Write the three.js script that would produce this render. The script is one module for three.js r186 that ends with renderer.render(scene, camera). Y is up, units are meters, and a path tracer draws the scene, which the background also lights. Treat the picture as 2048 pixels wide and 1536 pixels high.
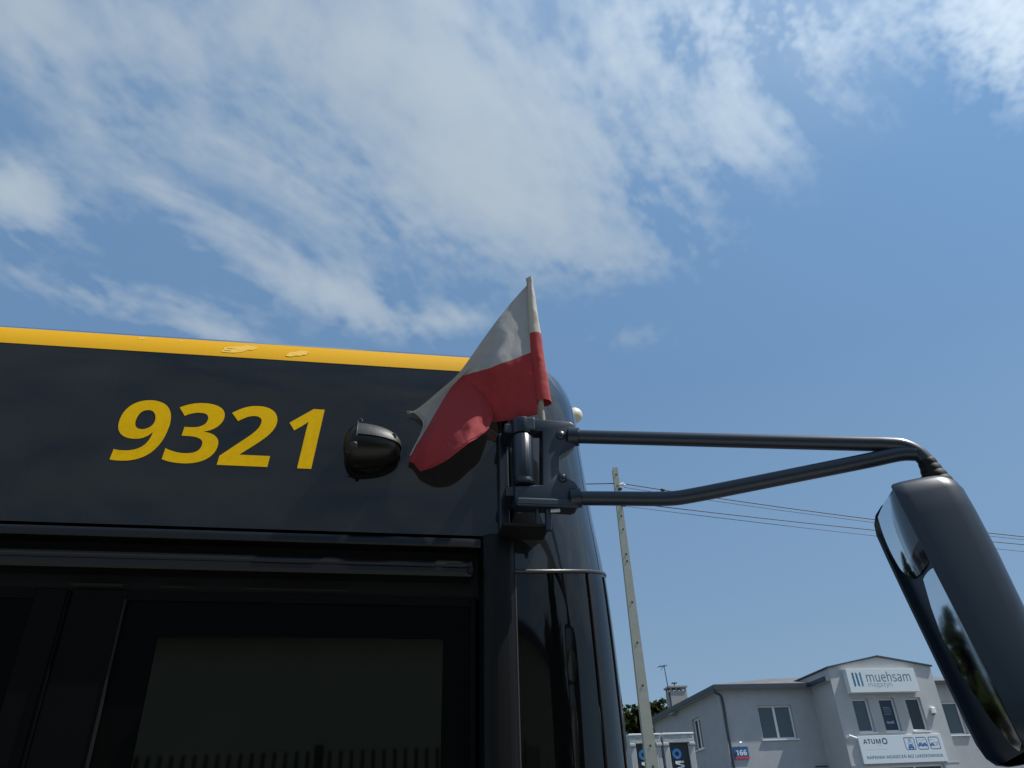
import * as THREE from 'three';
import { mergeGeometries, mergeVertices, toCreasedNormals } from 'three/addons/utils/BufferGeometryUtils.js';
import { RoundedBoxGeometry } from 'three/addons/geometries/RoundedBoxGeometry.js';
import { TextGeometry } from 'three/addons/geometries/TextGeometry.js';
import { FontLoader } from 'three/addons/loaders/FontLoader.js';

const V3 = THREE.Vector3;
const scene = new THREE.Scene();
const renderer = new THREE.WebGLRenderer({ antialias: true });
renderer.toneMapping = THREE.LinearToneMapping;
renderer.toneMappingExposure = 1.3;
renderer.shadowMap.enabled = true;

// ---------------------------------------------------------------- camera
// world: +x along the bus towards its front, +z out of its door side, y up, metres
const camera = new THREE.PerspectiveCamera(52.42, 4 / 3, 0.05, 900);
camera.position.set(0, 1.6, 2.0);
camera.up.set(-0.043, 0.854, 0.519);
camera.lookAt(0.155, 1.6 + 0.519, 2.0 - 0.841);

// ---------------------------------------------------------------- sun
const SUN = new V3(0.52, 0.845, 0.13).normalize();
const sun = new THREE.DirectionalLight(new THREE.Color(1.0, 0.96, 0.9), 4.5);
sun.name = 'sun';
sun.position.copy(SUN).multiplyScalar(60);
sun.castShadow = true;
sun.shadow.mapSize.set(4096, 4096);
Object.assign(sun.shadow.camera, { left: -45, right: 45, top: 45, bottom: -45, near: 1, far: 160 });
scene.add(sun, sun.target);

// ---------------------------------------------------------------- noise
function rng(seed) { let s = seed >>> 0; return () => { s = (s + 0x6d2b79f5) >>> 0; let t = Math.imul(s ^ (s >>> 15), 1 | s); t = (t + Math.imul(t ^ (t >>> 7), 61 | t)) ^ t; return ((t ^ (t >>> 14)) >>> 0) / 4294967296; }; }
const PERM = new Uint8Array(512), GX = new Float32Array(256), GY = new Float32Array(256);
{ const r = rng(11), p = [...Array(256).keys()]; for (let i = 255; i > 0; i--) { const j = Math.floor(r() * (i + 1)); [p[i], p[j]] = [p[j], p[i]]; }
  for (let i = 0; i < 512; i++) PERM[i] = p[i & 255];
  for (let i = 0; i < 256; i++) { const a = r() * Math.PI * 2; GX[i] = Math.cos(a); GY[i] = Math.sin(a); } }
function noise(x, y) {
  const xi = Math.floor(x), yi = Math.floor(y), fx = x - xi, fy = y - yi, X = xi & 255, Y = yi & 255;
  const u = fx * fx * fx * (fx * (fx * 6 - 15) + 10), v = fy * fy * fy * (fy * (fy * 6 - 15) + 10);
  const a = PERM[PERM[X] + Y], b = PERM[PERM[X + 1] + Y], c = PERM[PERM[X] + Y + 1], d = PERM[PERM[X + 1] + Y + 1];
  const n0 = GX[a] * fx + GY[a] * fy, n1 = GX[b] * (fx - 1) + GY[b] * fy, n2 = GX[c] * fx + GY[c] * (fy - 1), n3 = GX[d] * (fx - 1) + GY[d] * (fy - 1);
  return 1.5 * (n0 + u * (n1 - n0) + v * (n2 + u * (n3 - n2) - n0 - u * (n1 - n0)));
}
function fbm(x, y, o) { let s = 0, a = 0.5; for (let i = 0; i < o; i++) { s += a * noise(x, y); x = x * 2.03 + 17.1; y = y * 2.03 + 5.7; a *= 0.5; } return s; }
const sstep = (a, b, x) => { const t = Math.min(1, Math.max(0, (x - a) / (b - a))); return t * t * (3 - 2 * t); };
const lerp = (a, b, t) => a + (b - a) * t;

// ---------------------------------------------------------------- sky: blue air with thin high cloud
// banks of cloud: azimuth and elevation in degrees, a 2x2 shape, density, share of small ripples
const BANKS = [
  [-22.0,51.7,0.0715,0.0135,0.1150,-0.3255,0.72,0.0],
  [-2.6,53.8,0.0929,-0.0104,-0.0070,-0.2465,0.55,0.0],
  [6.3,48.4,0.0921,-0.0567,-0.0746,-0.1349,0.75,0.0],
  [12.6,43.4,0.1135,-0.0249,-0.0670,-0.3096,0.45,0.0],
  [20.9,40.3,0.2344,-0.0140,-0.0521,-0.6254,0.38,0.0],
  [27.9,48.4,0.1075,-0.0080,-0.0340,-0.2337,0.46,0.3],
  [34.3,45.6,0.1951,-0.0195,-0.0795,-0.4311,0.30,0.0],
  [-14.2,39.7,0.1302,-0.0430,-0.2097,-0.6166,0.60,0.0],
  [-4.7,37.1,0.1845,-0.0549,-0.1752,-0.5980,0.60,0.0],
  [-30.3,38.4,0.2606,0.0347,0.0877,-0.4630,0.80,0.0],
  [-20.3,34.3,0.1404,0.0004,-0.0036,-0.7574,0.42,0.0],
  [-15.3,33.7,0.3467,-0.0506,-0.1416,-0.8277,0.50,0.0],
  [5.2,36.0,0.3437,-0.0014,0.0022,-0.9166,0.25,0.0],
  [39.8,51.0,0.0943,-0.0325,-0.1693,-0.3413,0.42,1.0],
  [56.1,43.6,0.1108,-0.2098,-0.3657,-0.1280,0.66,1.0],
  [-21.8,45.3,0.1167,-0.0089,-0.0040,-0.4482,0.24,0.0],
  [-9.3,44.2,0.1207,-0.0722,-0.2461,-0.4164,0.20,0.0],
  [18.5,34.6,0.1320,-0.0407,-0.2779,-0.8760,0.12,0.0]
];
{
  const W = 4096, H = 2048, data = new Float32Array(W * H * 4), D = Math.PI / 180;
  const lin = (c) => [c[0], c[1], c[2]].map((v) => Math.pow((v / 255 + 0.055) / 1.055, 2.4) / 1.3);
  const levels = [[0, lin([160, 185, 206])], [6, lin([146, 177, 205])], [15, lin([130, 164, 200])], [30, lin([112, 149, 191])], [48, lin([106, 145, 188])], [90, lin([92, 134, 184])]];
  const CA = Math.cos(-50 * D), SA = Math.sin(-50 * D);
  for (let row = 0; row < H; row++) {
    const el = ((row + 0.5) / H - 0.5) * 180, y = Math.sin(el * D), ce = Math.cos(el * D);
    let k = 0; while (k < levels.length - 2 && el > levels[k + 1][0]) k++;
    const t = Math.min(1, Math.max(0, (el - levels[k][0]) / (levels[k + 1][0] - levels[k][0])));
    const base = [0, 1, 2].map((c) => lerp(levels[k][1][c], levels[k + 1][1][c], t));
    for (let col = 0; col < W; col++) {
      const i = (row * W + col) * 4; data[i + 3] = 1;
      if (el <= 0) { data[i] = 0.1; data[i + 1] = 0.1; data[i + 2] = 0.09; continue; }
      const phi = ((col + 0.5) / W - 0.5) * 2 * Math.PI, x = Math.cos(phi) * ce, z = Math.sin(phi) * ce, az = Math.atan2(x, -z) / D;
      const cs = x * SUN.x + y * SUN.y + z * SUN.z, glow = 0.88 + 0.6 * Math.pow(Math.max(0, cs), 3) + 0.9 * Math.pow(Math.max(0, cs), 24);
      // cloud sheet coordinates, with fibres drawn out along the wind
      const px = x / (y + 0.08), pz = z / (y + 0.08), a = px * CA + pz * SA, b = -px * SA + pz * CA;
      const w1 = noise(px * 2.1 + 3.3, pz * 2.1 - 1.2), w2 = noise(px * 2.1 - 7.7, pz * 2.1 + 4.4);
      const soft = fbm(px * 3.1 + w1 * 0.5, pz * 3.1 + w2 * 0.5, 5), fibre = fbm(a * 4.2 + w1 * 0.9 + 9, b * 8.5 + w2 * 1.3, 6);
      let dens = 0, rip = 0;
      for (const q of BANKS) {
        let da = az - q[0]; if (da > 180) da -= 360; if (da < -180) da += 360;
        const u0 = da * Math.cos(q[1] * D), v0 = el - q[1];
        if (u0 * u0 + v0 * v0 > 2400) continue;
        const u = q[2] * u0 + q[3] * v0 + 0.22 * w1 + 0.22 * soft, v = q[4] * u0 + q[5] * v0 + 0.22 * w2 + 0.3 * fibre, g = q[6] * Math.exp(-Math.pow(u * u + v * v, 0.8) * 1.25);
        dens += g; rip += g * q[7];
      }
      const away = 1 - sstep(-62, -40, az) * (1 - sstep(64, 84, az));
      if (away > 0) dens += away * Math.max(0, 0.26 + 0.75 * fbm(px * 0.9 + 40, pz * 0.9 - 13, 4)) * sstep(4, 20, el) * 1.1;
      const fine = 0.7 * fbm(a * 14 + w2 * 2, b * 34 + w1 * 2.5, 5) + 0.55 * fbm(px * 32 + 5, pz * 32 - w1, 4);
      const thick = sstep(0.18, 0.62, dens);
      dens *= 1.42 * Math.max(0, 1 + (2.3 - 1.3 * thick) * fibre + 1.0 * soft + (1.6 - 1.2 * thick) * fine); dens += 0.05 * Math.max(0, fibre + fine) * sstep(20, 34, el);
      if (rip > 0.02) {
        const cell = noise(px * 52 + w1 * 3, pz * 52 + w2 * 3) + 0.7 * noise(px * 110 - 5, pz * 110 + 8 + w1 * 2);
        dens += rip * (0.8 * cell + 0.25 * fibre);
      }
      let al = Math.max(0, dens - 0.09); al = 1 - Math.exp(-1.2 * al);
      // thin even veil between the banks
      const veil = (0.34 * Math.exp(-(((az + 4) / 34) ** 2) - ((el - 54) / 11) ** 2) + 0.26 * Math.exp(-(((az - 42) / 15) ** 2) - ((el - 51) / 6) ** 2) + 0.12 * away) * (1 + 0.8 * soft + 0.5 * fibre);
      al = 1 - (1 - al) * (1 - Math.max(0, veil));
      al *= sstep(2, 14, el);
      const lit = 0.96 + 0.75 * sstep(0.55, 0.97, cs), white = [0.37, 0.435, 0.495].map((c) => c * lit);
      for (let c = 0; c < 3; c++) data[i + c] = lerp(base[c] * glow, white[c], Math.min(0.95, al));
    }
  }
  const tex = new THREE.DataTexture(data, W, H, THREE.RGBAFormat, THREE.FloatType);
  tex.mapping = THREE.EquirectangularReflectionMapping; tex.magFilter = THREE.LinearFilter; tex.minFilter = THREE.LinearFilter; tex.needsUpdate = true;
  scene.background = tex; scene.environment = tex;
}
console.log('sky done');

// ---------------------------------------------------------------- helpers
const used = {};
function numbered(n) { const k = used[n] = (used[n] ?? -1) + 1; return k ? n + '_' + String(k).padStart(3, '0') : n; }
function shade(o) { o.castShadow = true; o.receiveShadow = true; return o; }
function part(name, geo, mat, parent) { const m = shade(new THREE.Mesh(geo, mat)); m.name = name; parent.add(m); return m; }
function tag(o, label, category, group) { o.userData.label = label; o.userData.category = category; if (group) o.userData.group = group; return o; }
function thing(name, label, category, pos = [0, 0, 0], group) { const g = new THREE.Group(); g.name = numbered(name); g.position.set(...pos); scene.add(g); return tag(g, label, category, group); }
function partGroup(name, parent) { const g = new THREE.Group(); g.name = name; parent.add(g); return g; }
function struct(name, geo, mat) { const m = shade(new THREE.Mesh(geo, mat)); m.name = numbered(name); m.userData.kind = 'structure'; scene.add(m); return m; }
function box(x0, x1, y0, y1, z0, z1) { const g = new THREE.BoxGeometry(x1 - x0, y1 - y0, z1 - z0); g.translate((x0 + x1) / 2, (y0 + y1) / 2, (z0 + z1) / 2); return g; }
function rbox(x0, x1, y0, y1, z0, z1, r = 0.004, s = 2) { const g = new RoundedBoxGeometry(x1 - x0, y1 - y0, z1 - z0, s, r); g.translate((x0 + x1) / 2, (y0 + y1) / 2, (z0 + z1) / 2); return g; }
function cyl(r0, r1, from, to, seg = 24) { const a = new V3(...from), b = new V3(...to), d = b.clone().sub(a), g = new THREE.CylinderGeometry(r1, r0, d.length(), seg); g.applyQuaternion(new THREE.Quaternion().setFromUnitVectors(new V3(0, 1, 0), d.normalize())); g.translate((a.x + b.x) / 2, (a.y + b.y) / 2, (a.z + b.z) / 2); return g; }
function tube(pts, r, seg = 60, rs = 14) { return new THREE.TubeGeometry(new THREE.CatmullRomCurve3(pts.map((p) => new V3(...p)), false, 'centripetal'), seg, r, rs, false); }
function grid(rows, closeU = false) { // rows of [x,y,z] -> indexed geometry with smooth normals
  const h = rows.length, w = rows[0].length, pos = [], uv = [], idx = [];
  rows.forEach((r, j) => r.forEach((p, i) => { pos.push(...p); uv.push(i / (w - 1), j / (h - 1)); }));
  for (let j = 0; j < h - 1; j++) for (let i = 0; i < w - 1; i++) { const a = j * w + i; idx.push(a, a + 1, a + w, a + 1, a + w + 1, a + w); }
  const g = new THREE.BufferGeometry(); g.setAttribute('position', new THREE.Float32BufferAttribute(pos, 3)); g.setAttribute('uv', new THREE.Float32BufferAttribute(uv, 2)); g.setIndex(idx); g.computeVertexNormals(); return g;
}
function join(list) { return mergeGeometries(list.map((g) => { const n = g.index ? g.toNonIndexed() : g.clone(); for (const k of Object.keys(n.attributes)) if (!['position', 'normal', 'uv'].includes(k)) n.deleteAttribute(k); return n; })); }
function metreUV(g, s = 1) { // box-projected uv in metres
  const p = g.attributes.position, n = g.attributes.normal, uv = new Float32Array(p.count * 2);
  for (let i = 0; i < p.count; i++) { const ax = Math.abs(n.getX(i)), ay = Math.abs(n.getY(i)), az = Math.abs(n.getZ(i)); const [a, b] = ax > ay && ax > az ? [p.getZ(i), p.getY(i)] : ay > az ? [p.getX(i), p.getZ(i)] : [p.getX(i), p.getY(i)]; uv[i * 2] = a * s; uv[i * 2 + 1] = b * s; }
  g.setAttribute('uv', new THREE.BufferAttribute(uv, 2)); return g;
}
function noiseTex(size, fn, srgb = false, repeat = 1) {
  const d = new Uint8Array(size * size * 4);
  for (let y = 0; y < size; y++) for (let x = 0; x < size; x++) { const c = fn(x / size, y / size, x, y), i = (y * size + x) * 4; for (let k = 0; k < 3; k++) d[i + k] = Math.max(0, Math.min(255, (Array.isArray(c) ? c[k] : c) * 255)); d[i + 3] = 255; }
  const t = new THREE.DataTexture(d, size, size); t.magFilter = THREE.LinearFilter; t.minFilter = THREE.LinearFilter; t.wrapS = t.wrapT = THREE.RepeatWrapping; t.repeat.set(repeat, repeat); if (srgb) t.colorSpace = THREE.SRGBColorSpace; t.needsUpdate = true; return t;
}
function tnoise(u, v, f, o) { // noise that tiles over the unit square
  const b = (x, y) => fbm(x * f, y * f, o), s = (t) => t * t * (3 - 2 * t);
  return lerp(lerp(b(u, v), b(u - 1, v), s(u)), lerp(b(u, v - 1), b(u - 1, v - 1), s(u)), s(v));
}
const C = (r, g, b) => new THREE.Color().setRGB(r, g, b);
const std = (color, roughness = 0.6, extra = {}) => new THREE.MeshStandardMaterial({ color, roughness, ...extra });
const phys = (color, roughness, extra = {}) => new THREE.MeshPhysicalMaterial({ color, roughness, ...extra });

// ---------------------------------------------------------------- materials
const specks = noiseTex(512, (u, v) => 0.52 + 0.35 * tnoise(u, v, 9, 5));
const grime = noiseTex(512, (u, v) => { const g = tnoise(u, v, 5, 6), f = tnoise(u, v, 60, 2); return 0.8 + 0.3 * g + 0.1 * f; }, true);
const soil = noiseTex(512, (u, v) => { const g = tnoise(u, v, 4, 4), f = tnoise(u, v, 70, 2); return 0.93 + 0.07 * g + 0.05 * f; }, true);
// film of road dust with rain runs, and the slight waves of a pressed panel
const dust = noiseTex(1024, (u, v) => { const b = tnoise(u, v, 3, 4), f = tnoise(u, v, 90, 2), r = tnoise(u, v * 0.06 + 0.3, 60, 3); return 0.66 + 0.32 * b + 0.16 * f + 0.2 * Math.max(0, r); }, true);
const waves = noiseTex(512, (u, v) => 0.5 + 0.5 * tnoise(u, v, 5, 2));
const render = noiseTex(1024, (u, v) => { const b = tnoise(u, v, 4, 5), r = tnoise(u, v * 0.08 + 0.4, 40, 4), f = tnoise(u, v, 80, 2); return 0.94 + 0.05 * b + 0.06 * Math.min(0, r) + 0.03 * f; }, true);
const stuccoBump = noiseTex(512, (u, v) => 0.5 + 0.5 * tnoise(u, v, 70, 3));
const weave = noiseTex(256, (u, v, x, y) => 0.5 + 0.25 * Math.sin(x * Math.PI / 2) + 0.25 * Math.sin(y * Math.PI / 2));
const M = {
  paint: phys(C(0.012, 0.0128, 0.0138), 0.5, { map: dust, bumpMap: waves, bumpScale: 0.0012, specularIntensity: 0.08, clearcoat: 0.9, clearcoatRoughness: 0.055 }),
  gloss: phys(C(0.006, 0.0075, 0.009), 0.3, { specularIntensity: 0.3, clearcoat: 1, clearcoatRoughness: 0.05 }),
  blackGloss: phys(C(0.0015, 0.0017, 0.002), 0.045, { specularIntensity: 0.75 }),
  yellow: phys(C(0.7, 0.37, 0.008), 0.6, { specularIntensity: 0.4 }),
  digit: phys(C(0.86, 0.5, 0.0), 0.6, { specularIntensity: 0.2, map: soil }),
  rubber: phys(C(0.005, 0.005, 0.0055), 0.6, { specularIntensity: 0.5 }),
  rail: phys(C(0.004, 0.0045, 0.006), 0.28, { specularIntensity: 0.5 }),
  plastic: phys(C(0.006, 0.014, 0.027), 0.36, { bumpMap: specks, bumpScale: 0.0003 }),
  arm: phys(C(0.008, 0.017, 0.032), 0.4, { clearcoat: 0.15, clearcoatRoughness: 0.15 }),
  lampShell: phys(C(0.02, 0.023, 0.022), 0.5, { specularIntensity: 0.8, bumpMap: specks, bumpScale: 0.0008 }),
  lampDark: phys(C(0.006, 0.006, 0.0045), 0.3, { specularIntensity: 0.6 }),
  glass: phys(C(0.0022, 0.0026, 0.0024), 0.03, { ior: 1.52 }),
  frit: phys(C(0.001, 0.001, 0.001), 0.5, { specularIntensity: 0.12 }),
  mirror: std(C(0.7, 0.74, 0.77), 0.06, { metalness: 1 }),
  cream: std(C(0.62, 0.57, 0.44), 0.4),
  wood: std(C(0.45, 0.38, 0.28), 0.6, { map: grime }),
  steel: std(C(0.45, 0.45, 0.46), 0.35, { metalness: 0.9 }),
  chipped: std(C(0.84, 0.6, 0.2), 0.6),
  trim: phys(C(0.035, 0.032, 0.03), 0.35),
  sealTan: phys(C(0.016, 0.014, 0.01), 0.8, { specularIntensity: 0.3 }),
};
const fabric = (c) => phys(c, 0.85, { side: THREE.DoubleSide, transmission: 0.05, thickness: 0, bumpMap: weave, bumpScale: 0.00012, map: soil, sheen: 0.15, sheenColor: C(0.6, 0.6, 0.6), sheenRoughness: 0.6 });
M.white = fabric(C(0.36, 0.36, 0.37)); M.red = fabric(C(0.32, 0.022, 0.028));
M.whiteSleeve = std(C(0.46, 0.43, 0.38), 0.85, { map: soil, bumpMap: weave, bumpScale: 0.0003 }); M.redSleeve = std(C(0.34, 0.027, 0.032), 0.85, { map: soil, bumpMap: weave, bumpScale: 0.0003 });
const font = await new FontLoader().loadAsync('fonts/droid/droid_sans_bold.typeface.json');

// ---------------------------------------------------------------- setting
const asphaltTex = noiseTex(512, (u, v) => { const g = 0.5 + 0.5 * tnoise(u, v, 120, 2), b = tnoise(u, v, 4, 4); const k = 0.27 + 0.1 * g + 0.09 * b; return [k, k, k * 0.99]; }, true);
const grassTex = noiseTex(512, (u, v) => { const g = tnoise(u, v, 60, 3), b = tnoise(u, v, 5, 4); return [0.3 + 0.14 * g + 0.1 * b, 0.34 + 0.14 * g + 0.06 * b, 0.19 + 0.08 * g]; }, true);
const slabTex = noiseTex(512, (u, v) => { const g = tnoise(u, v, 50, 3), b = tnoise(u, v, 4, 4); const k = 0.6 + 0.12 * g + 0.1 * b; return [k, k * 0.99, k * 0.96]; }, true);
function sheet(name, x0, x1, z0, z1, y, tex, rep, rough) { const g = new THREE.PlaneGeometry(x1 - x0, z1 - z0); g.rotateX(-Math.PI / 2); g.translate((x0 + x1) / 2, y, (z0 + z1) / 2); metreUV(g, rep); return struct(name, g, std(0xffffff, rough, { map: tex })); }
sheet('ground', -420, 420, -420, 420, -0.02, grassTex, 0.25, 1);
sheet('road', -200, 200, -9.5, 1.0, -0.012, asphaltTex, 0.35, 0.92);
sheet('yard', -16, 60, -44, -12, -0.008, asphaltTex, 0.3, 0.95);
{ const g = metreUV(box(-120, 120, -0.02, 0.02, 1.15, 5.4), 0.5); struct('pavement', g, std(0xffffff, 0.9, { map: slabTex }));
  const k = metreUV(box(-120, 120, -0.02, 0.045, 1.0, 1.15), 0.7); struct('kerb', k, std(0xb8b6b0, 0.9, { map: slabTex })); }

// ---------------------------------------------------------------- bus
const bus = thing('city_bus', 'dark anthracite city bus with yellow roof stripe and number 9321', 'bus');
bus.rotation.z = -0.0204; // knelt towards its front
const panelZ = (y) => (y < 2.36 ? 0 : -0.008 * Math.pow((y - 2.36) / 0.4, 2) - (y > 2.76 ? 0.3 * (y - 2.76) ** 2 : 0));
const X0 = -11.4, X1 = 0.272;
const WEST = [[2.352, 0]]; // outline of the door side, from the door rail up and over the roof
for (let y = 2.38; y < 2.887; y += 0.02) WEST.push([y, panelZ(y)]);
WEST.push([2.887, panelZ(2.887)]);
{ // upper side panel
  const xs = []; for (let i = 0; i <= 40; i++) xs.push(lerp(X0, X1, i / 40));
  const rows = xs.map((x) => WEST.map(([y, z]) => [x, y, z]));
  const g = grid(rows); metreUV(g, 1.3); part('side_panel', g, M.paint, bus);
  part('panel_edge', box(X1 - 0.004, X1, 2.352, 2.885, -0.09, -0.075), M.rubber, bus);
  const zs = panelZ(2.887), band = [[2.8865, zs + 0.0012], [2.905, zs - 0.0015], [2.93, zs - 0.008], [2.95, zs - 0.016]];
  const gb = grid(xs.map((x) => band.map(([y, z]) => [x === X1 ? 0.3 : x, y, z]))); metreUV(gb, 1.1); part('roof_stripe', gb, M.yellow, bus);
  const zt = zs - 0.016, roof = [[2.95, zt], [2.985, zt - 0.045], [3.02, zt - 0.11], [3.05, zt - 0.22], [3.075, zt - 0.45], [3.085, -1.27]];
  const full = [...roof, ...roof.slice(0, -1).reverse().map(([y, z]) => [y, -2.54 - z]), [2.35, -2.54], [0.32, -2.54]];
  part('roof', grid([X0, -6, -2, 0.31].map((x) => full.map(([y, z]) => [x, y, z]))), M.paint, bus);
  part('rear_wall', box(X0 - 0.05, X0, 0.32, 3.03, -2.5, -0.06), M.paint, bus);
  // flaked film on the stripe
  const bandZ = (y) => { for (let i = 0; i < 3; i++) if (y <= band[i + 1][0]) return lerp(band[i][1], band[i + 1][1], (y - band[i][0]) / (band[i + 1][0] - band[i][0])); return band[3][1]; };
  const flake = (x, y, w, h, seed) => { const r = rng(seed), s = new THREE.Shape(); const n = 11; for (let i = 0; i < n; i++) { const t = i / n * Math.PI * 2, k = 0.7 + 0.45 * r(), px = Math.cos(t) * w * k + Math.sin(t) * h * 0.6, py = Math.sin(t) * h * k; i ? s.lineTo(px, py) : s.moveTo(px, py); }
    const g0 = new THREE.ShapeGeometry(s); g0.rotateX(-0.3); { const p = g0.attributes.position; for (let i = 0; i < p.count; i++) p.setXYZ(i, p.getX(i) + x, p.getY(i) + y, bandZ(p.getY(i) + y) + 0.0003 + seed * 0.00012); } return g0; };
  const yellowWorn = std(C(0.78, 0.47, 0.06), 0.6);
  for (const [x, y, w, h, s] of [[-0.52, 2.918, 0.036, 0.017, 4], [-0.49, 2.927, 0.034, 0.014, 5], [-0.345, 2.914, 0.026, 0.012, 6], [-0.325, 2.919, 0.024, 0.013, 8], [-0.785, 2.939, 0.012, 0.006, 2], [-0.675, 2.938, 0.006, 0.006, 3]]) part('worn_patch', flake(x, y, w, h, s), yellowWorn, bus);
  for (const [x, y, w] of [[-0.535, 2.913, 0.02], [-0.53, 2.922, 0.018], [-0.305, 2.924, 0.007]]) { const g0 = new THREE.PlaneGeometry(w, 0.0035); g0.rotateX(-0.25); g0.rotateZ(0.08); g0.translate(x, y, bandZ(y) + 0.0018); part('chip', g0, M.chipped, bus); }
}
{ // fleet number
  const wide = [[-0.787, '9'], [-0.645, '3'], [-0.502, '2'], [-0.341, '1']];
  for (const [x, ch] of wide) {
    const g = new TextGeometry(ch, { font, size: 0.19, depth: 0.0003, curveSegments: 14 }); g.computeBoundingBox();
    const b = g.boundingBox, H = b.max.y - b.min.y; g.translate(-b.min.x, -b.min.y, 0); g.scale((ch === '1' ? 0.92 : 1.04) * 0.192 / H, 0.19 / H, 1);
    const p = g.attributes.position; for (let i = 0; i < p.count; i++) { const yy = p.getY(i); p.setXYZ(i, p.getX(i) + yy * 0.09 + x, yy + 2.529, p.getZ(i) + 0.0009 + panelZ(2.529 + yy)); }
    g.computeVertexNormals(); part('digit', g, M.digit, bus);
  }
}
// rails above the door
{ const rail = (name, prof, mat, x1, x0 = X0) => { const g = grid([x0, x1].map((x) => prof.map(([y, z]) => [x, y, z]))); part(name, toCreasedNormals(g, 0.6), mat, bus); };
  rail('gutter_rail', [[2.344, -0.02], [2.344, -0.001], [2.342, 0.001], [2.33, 0.006], [2.322, 0.007], [2.318, 0.004], [2.318, -0.05]], M.rail, 0.212);
  part('gutter_back', box(X0, 0.212, 2.19, 2.351, -0.09, -0.045), M.rubber, bus);
  rail('door_rail', [[2.286, -0.045], [2.286, -0.012], [2.279, 0.004], [2.268, 0.011], [2.262, 0.0075], [2.257, 0.0125], [2.246, 0.014], [2.237, 0.008], [2.234, -0.004], [2.234, -0.045]], M.rail, 0.186);
  part('rail_end', (() => { const g = new THREE.SphereGeometry(0.026, 20, 14); g.scale(0.5, 1, 0.75); g.translate(0.186, 2.26, -0.006); return g; })(), M.rail, bus);
  part('rail_bolt', (() => { const g = new THREE.SphereGeometry(0.011, 16, 10); g.translate(0.184, 2.252, 0.012); return g; })(), M.rubber, bus);
  for (const [a, b, h] of [[-0.793, -0.672, 0.006], [-0.585, -0.5, 0.003], [-0.388, -0.13, 0.0032]]) part('seal_strip', box(a, b, 2.2045 - 0.004, 2.2045 - 0.004 + h, -0.03, -0.022), M.sealTan, bus);
}
{ // front door: two leaves with black-edged panes
  for (const [xa, xb, wa, wb] of [[-0.79, 0.205, -0.568, 0.12], [-1.79, -0.797, -1.58, -0.94]]) {
    const d = partGroup('door', bus);
    part('frame', join([rbox(xa, wa - 0.09, 0.42, 2.196, -0.06, -0.028, 0.006), rbox(wb + 0.07, xb, 0.42, 2.196, -0.06, -0.03, 0.004), box(wa - 0.09, wb + 0.07, 0.42, 0.52, -0.06, -0.03), box(wa - 0.09, wb + 0.07, 2.17, 2.194, -0.06, -0.031)]), phys(C(0.0015, 0.0018, 0.002), 0.45, { specularIntensity: 0.18 }), d);
    part('pane', box(wa, wb, 0.6, 2.086, -0.048, -0.034), M.glass, d);
    part('pane_border', join([box(wa - 0.09, wa, 0.52, 2.17, -0.05, -0.0345), box(wb, wb + 0.07, 0.52, 2.17, -0.05, -0.0345), box(wa, wb, 2.086, 2.17, -0.05, -0.0345), box(wa, wb, 0.52, 0.6, -0.05, -0.0345)]), M.frit, d);
    part('rubber_edge', rbox(xa - 0.005, xa + 0.003, 0.42, 2.19, -0.06, -0.022, 0.003), M.frit, d);
    part('pane_lip', box(wa - 0.094, wa - 0.089, 0.52, 2.17, -0.05, -0.0255), M.rubber, d);
  }
  // rest of the side: lower body, windows, wheels
  part('lower_body', join([rbox(X0, -3.6, 0.32, 1.05, -0.08, 0, 0.01), rbox(-2.55, -1.83, 0.32, 1.05, -0.08, 0, 0.01), box(X0, 0.3, 0.3, 0.34, -2.5, -0.08)]), M.paint, bus);
  part('inner_wall', box(X0, 0.298, 0.34, 2.35, -0.13, -0.09), M.frit, bus);
  for (const [a, b] of [[-11.3, -9.4], [-9.35, -7.5], [-7.45, -5.6], [-5.55, -3.7], [-3.65, -1.85]]) { const w = partGroup('window', bus); part('pane', rbox(a, b, 1.07, 2.2, -0.05, -0.012, 0.01), M.glass, w); part('gasket', box(b + 0.002, b + 0.048, 1.07, 2.2, -0.06, -0.02), M.rubber, w); }
  const wheel = (x, z) => { const w = partGroup('wheel', bus); w.position.set(x, 0.48, z); w.rotation.z = 0.0204; const s = z > -1 ? 1 : -1;
    const ty = new THREE.TorusGeometry(0.36, 0.12, 14, 40); ty.scale(1, 1, 1.1); part('tyre', ty, M.rubber, w);
    const rim = new THREE.CylinderGeometry(0.27, 0.27, 0.12, 32); rim.rotateX(Math.PI / 2); rim.translate(0, 0, 0.02 * s); part('rim', rim, M.steel, w); };
  for (const x of [-3.08, -8.9]) for (const z of [-0.2, -2.34]) { wheel(x, z); bus.children[bus.children.length - 1].position.y = 0.48 + 0.0204 * x * -1 * -1 * 0 + (x === -3.08 ? -0.0628 : -0.1815); }
  part('floor', box(-11.3, 0.4, 0.36, 0.42, -2.46, -0.14), M.frit, bus);
}
// post between the door and the front corner
{ const s = new THREE.Shape(); s.moveTo(0.212, -0.06); s.lineTo(0.212, -0.012); s.absarc(0.252, -0.012, 0.04, Math.PI, Math.PI / 2, true); s.lineTo(0.27, 0.028); s.absarc(0.27, -0.008, 0.036, Math.PI / 2, 0, true); s.lineTo(0.306, -0.06);
  const g = new THREE.ExtrudeGeometry(s, { depth: 1.95, bevelEnabled: false, curveSegments: 12 }); g.rotateX(-Math.PI / 2); g.scale(1, 1, -1); g.translate(0, 0.4, 0);
  const p = g.attributes.position; part('door_post', toCreasedNormals(g, 0.7), phys(C(0.0022, 0.0025, 0.003), 0.42, { specularIntensity: 0.4, side: THREE.DoubleSide }), bus); }

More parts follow.
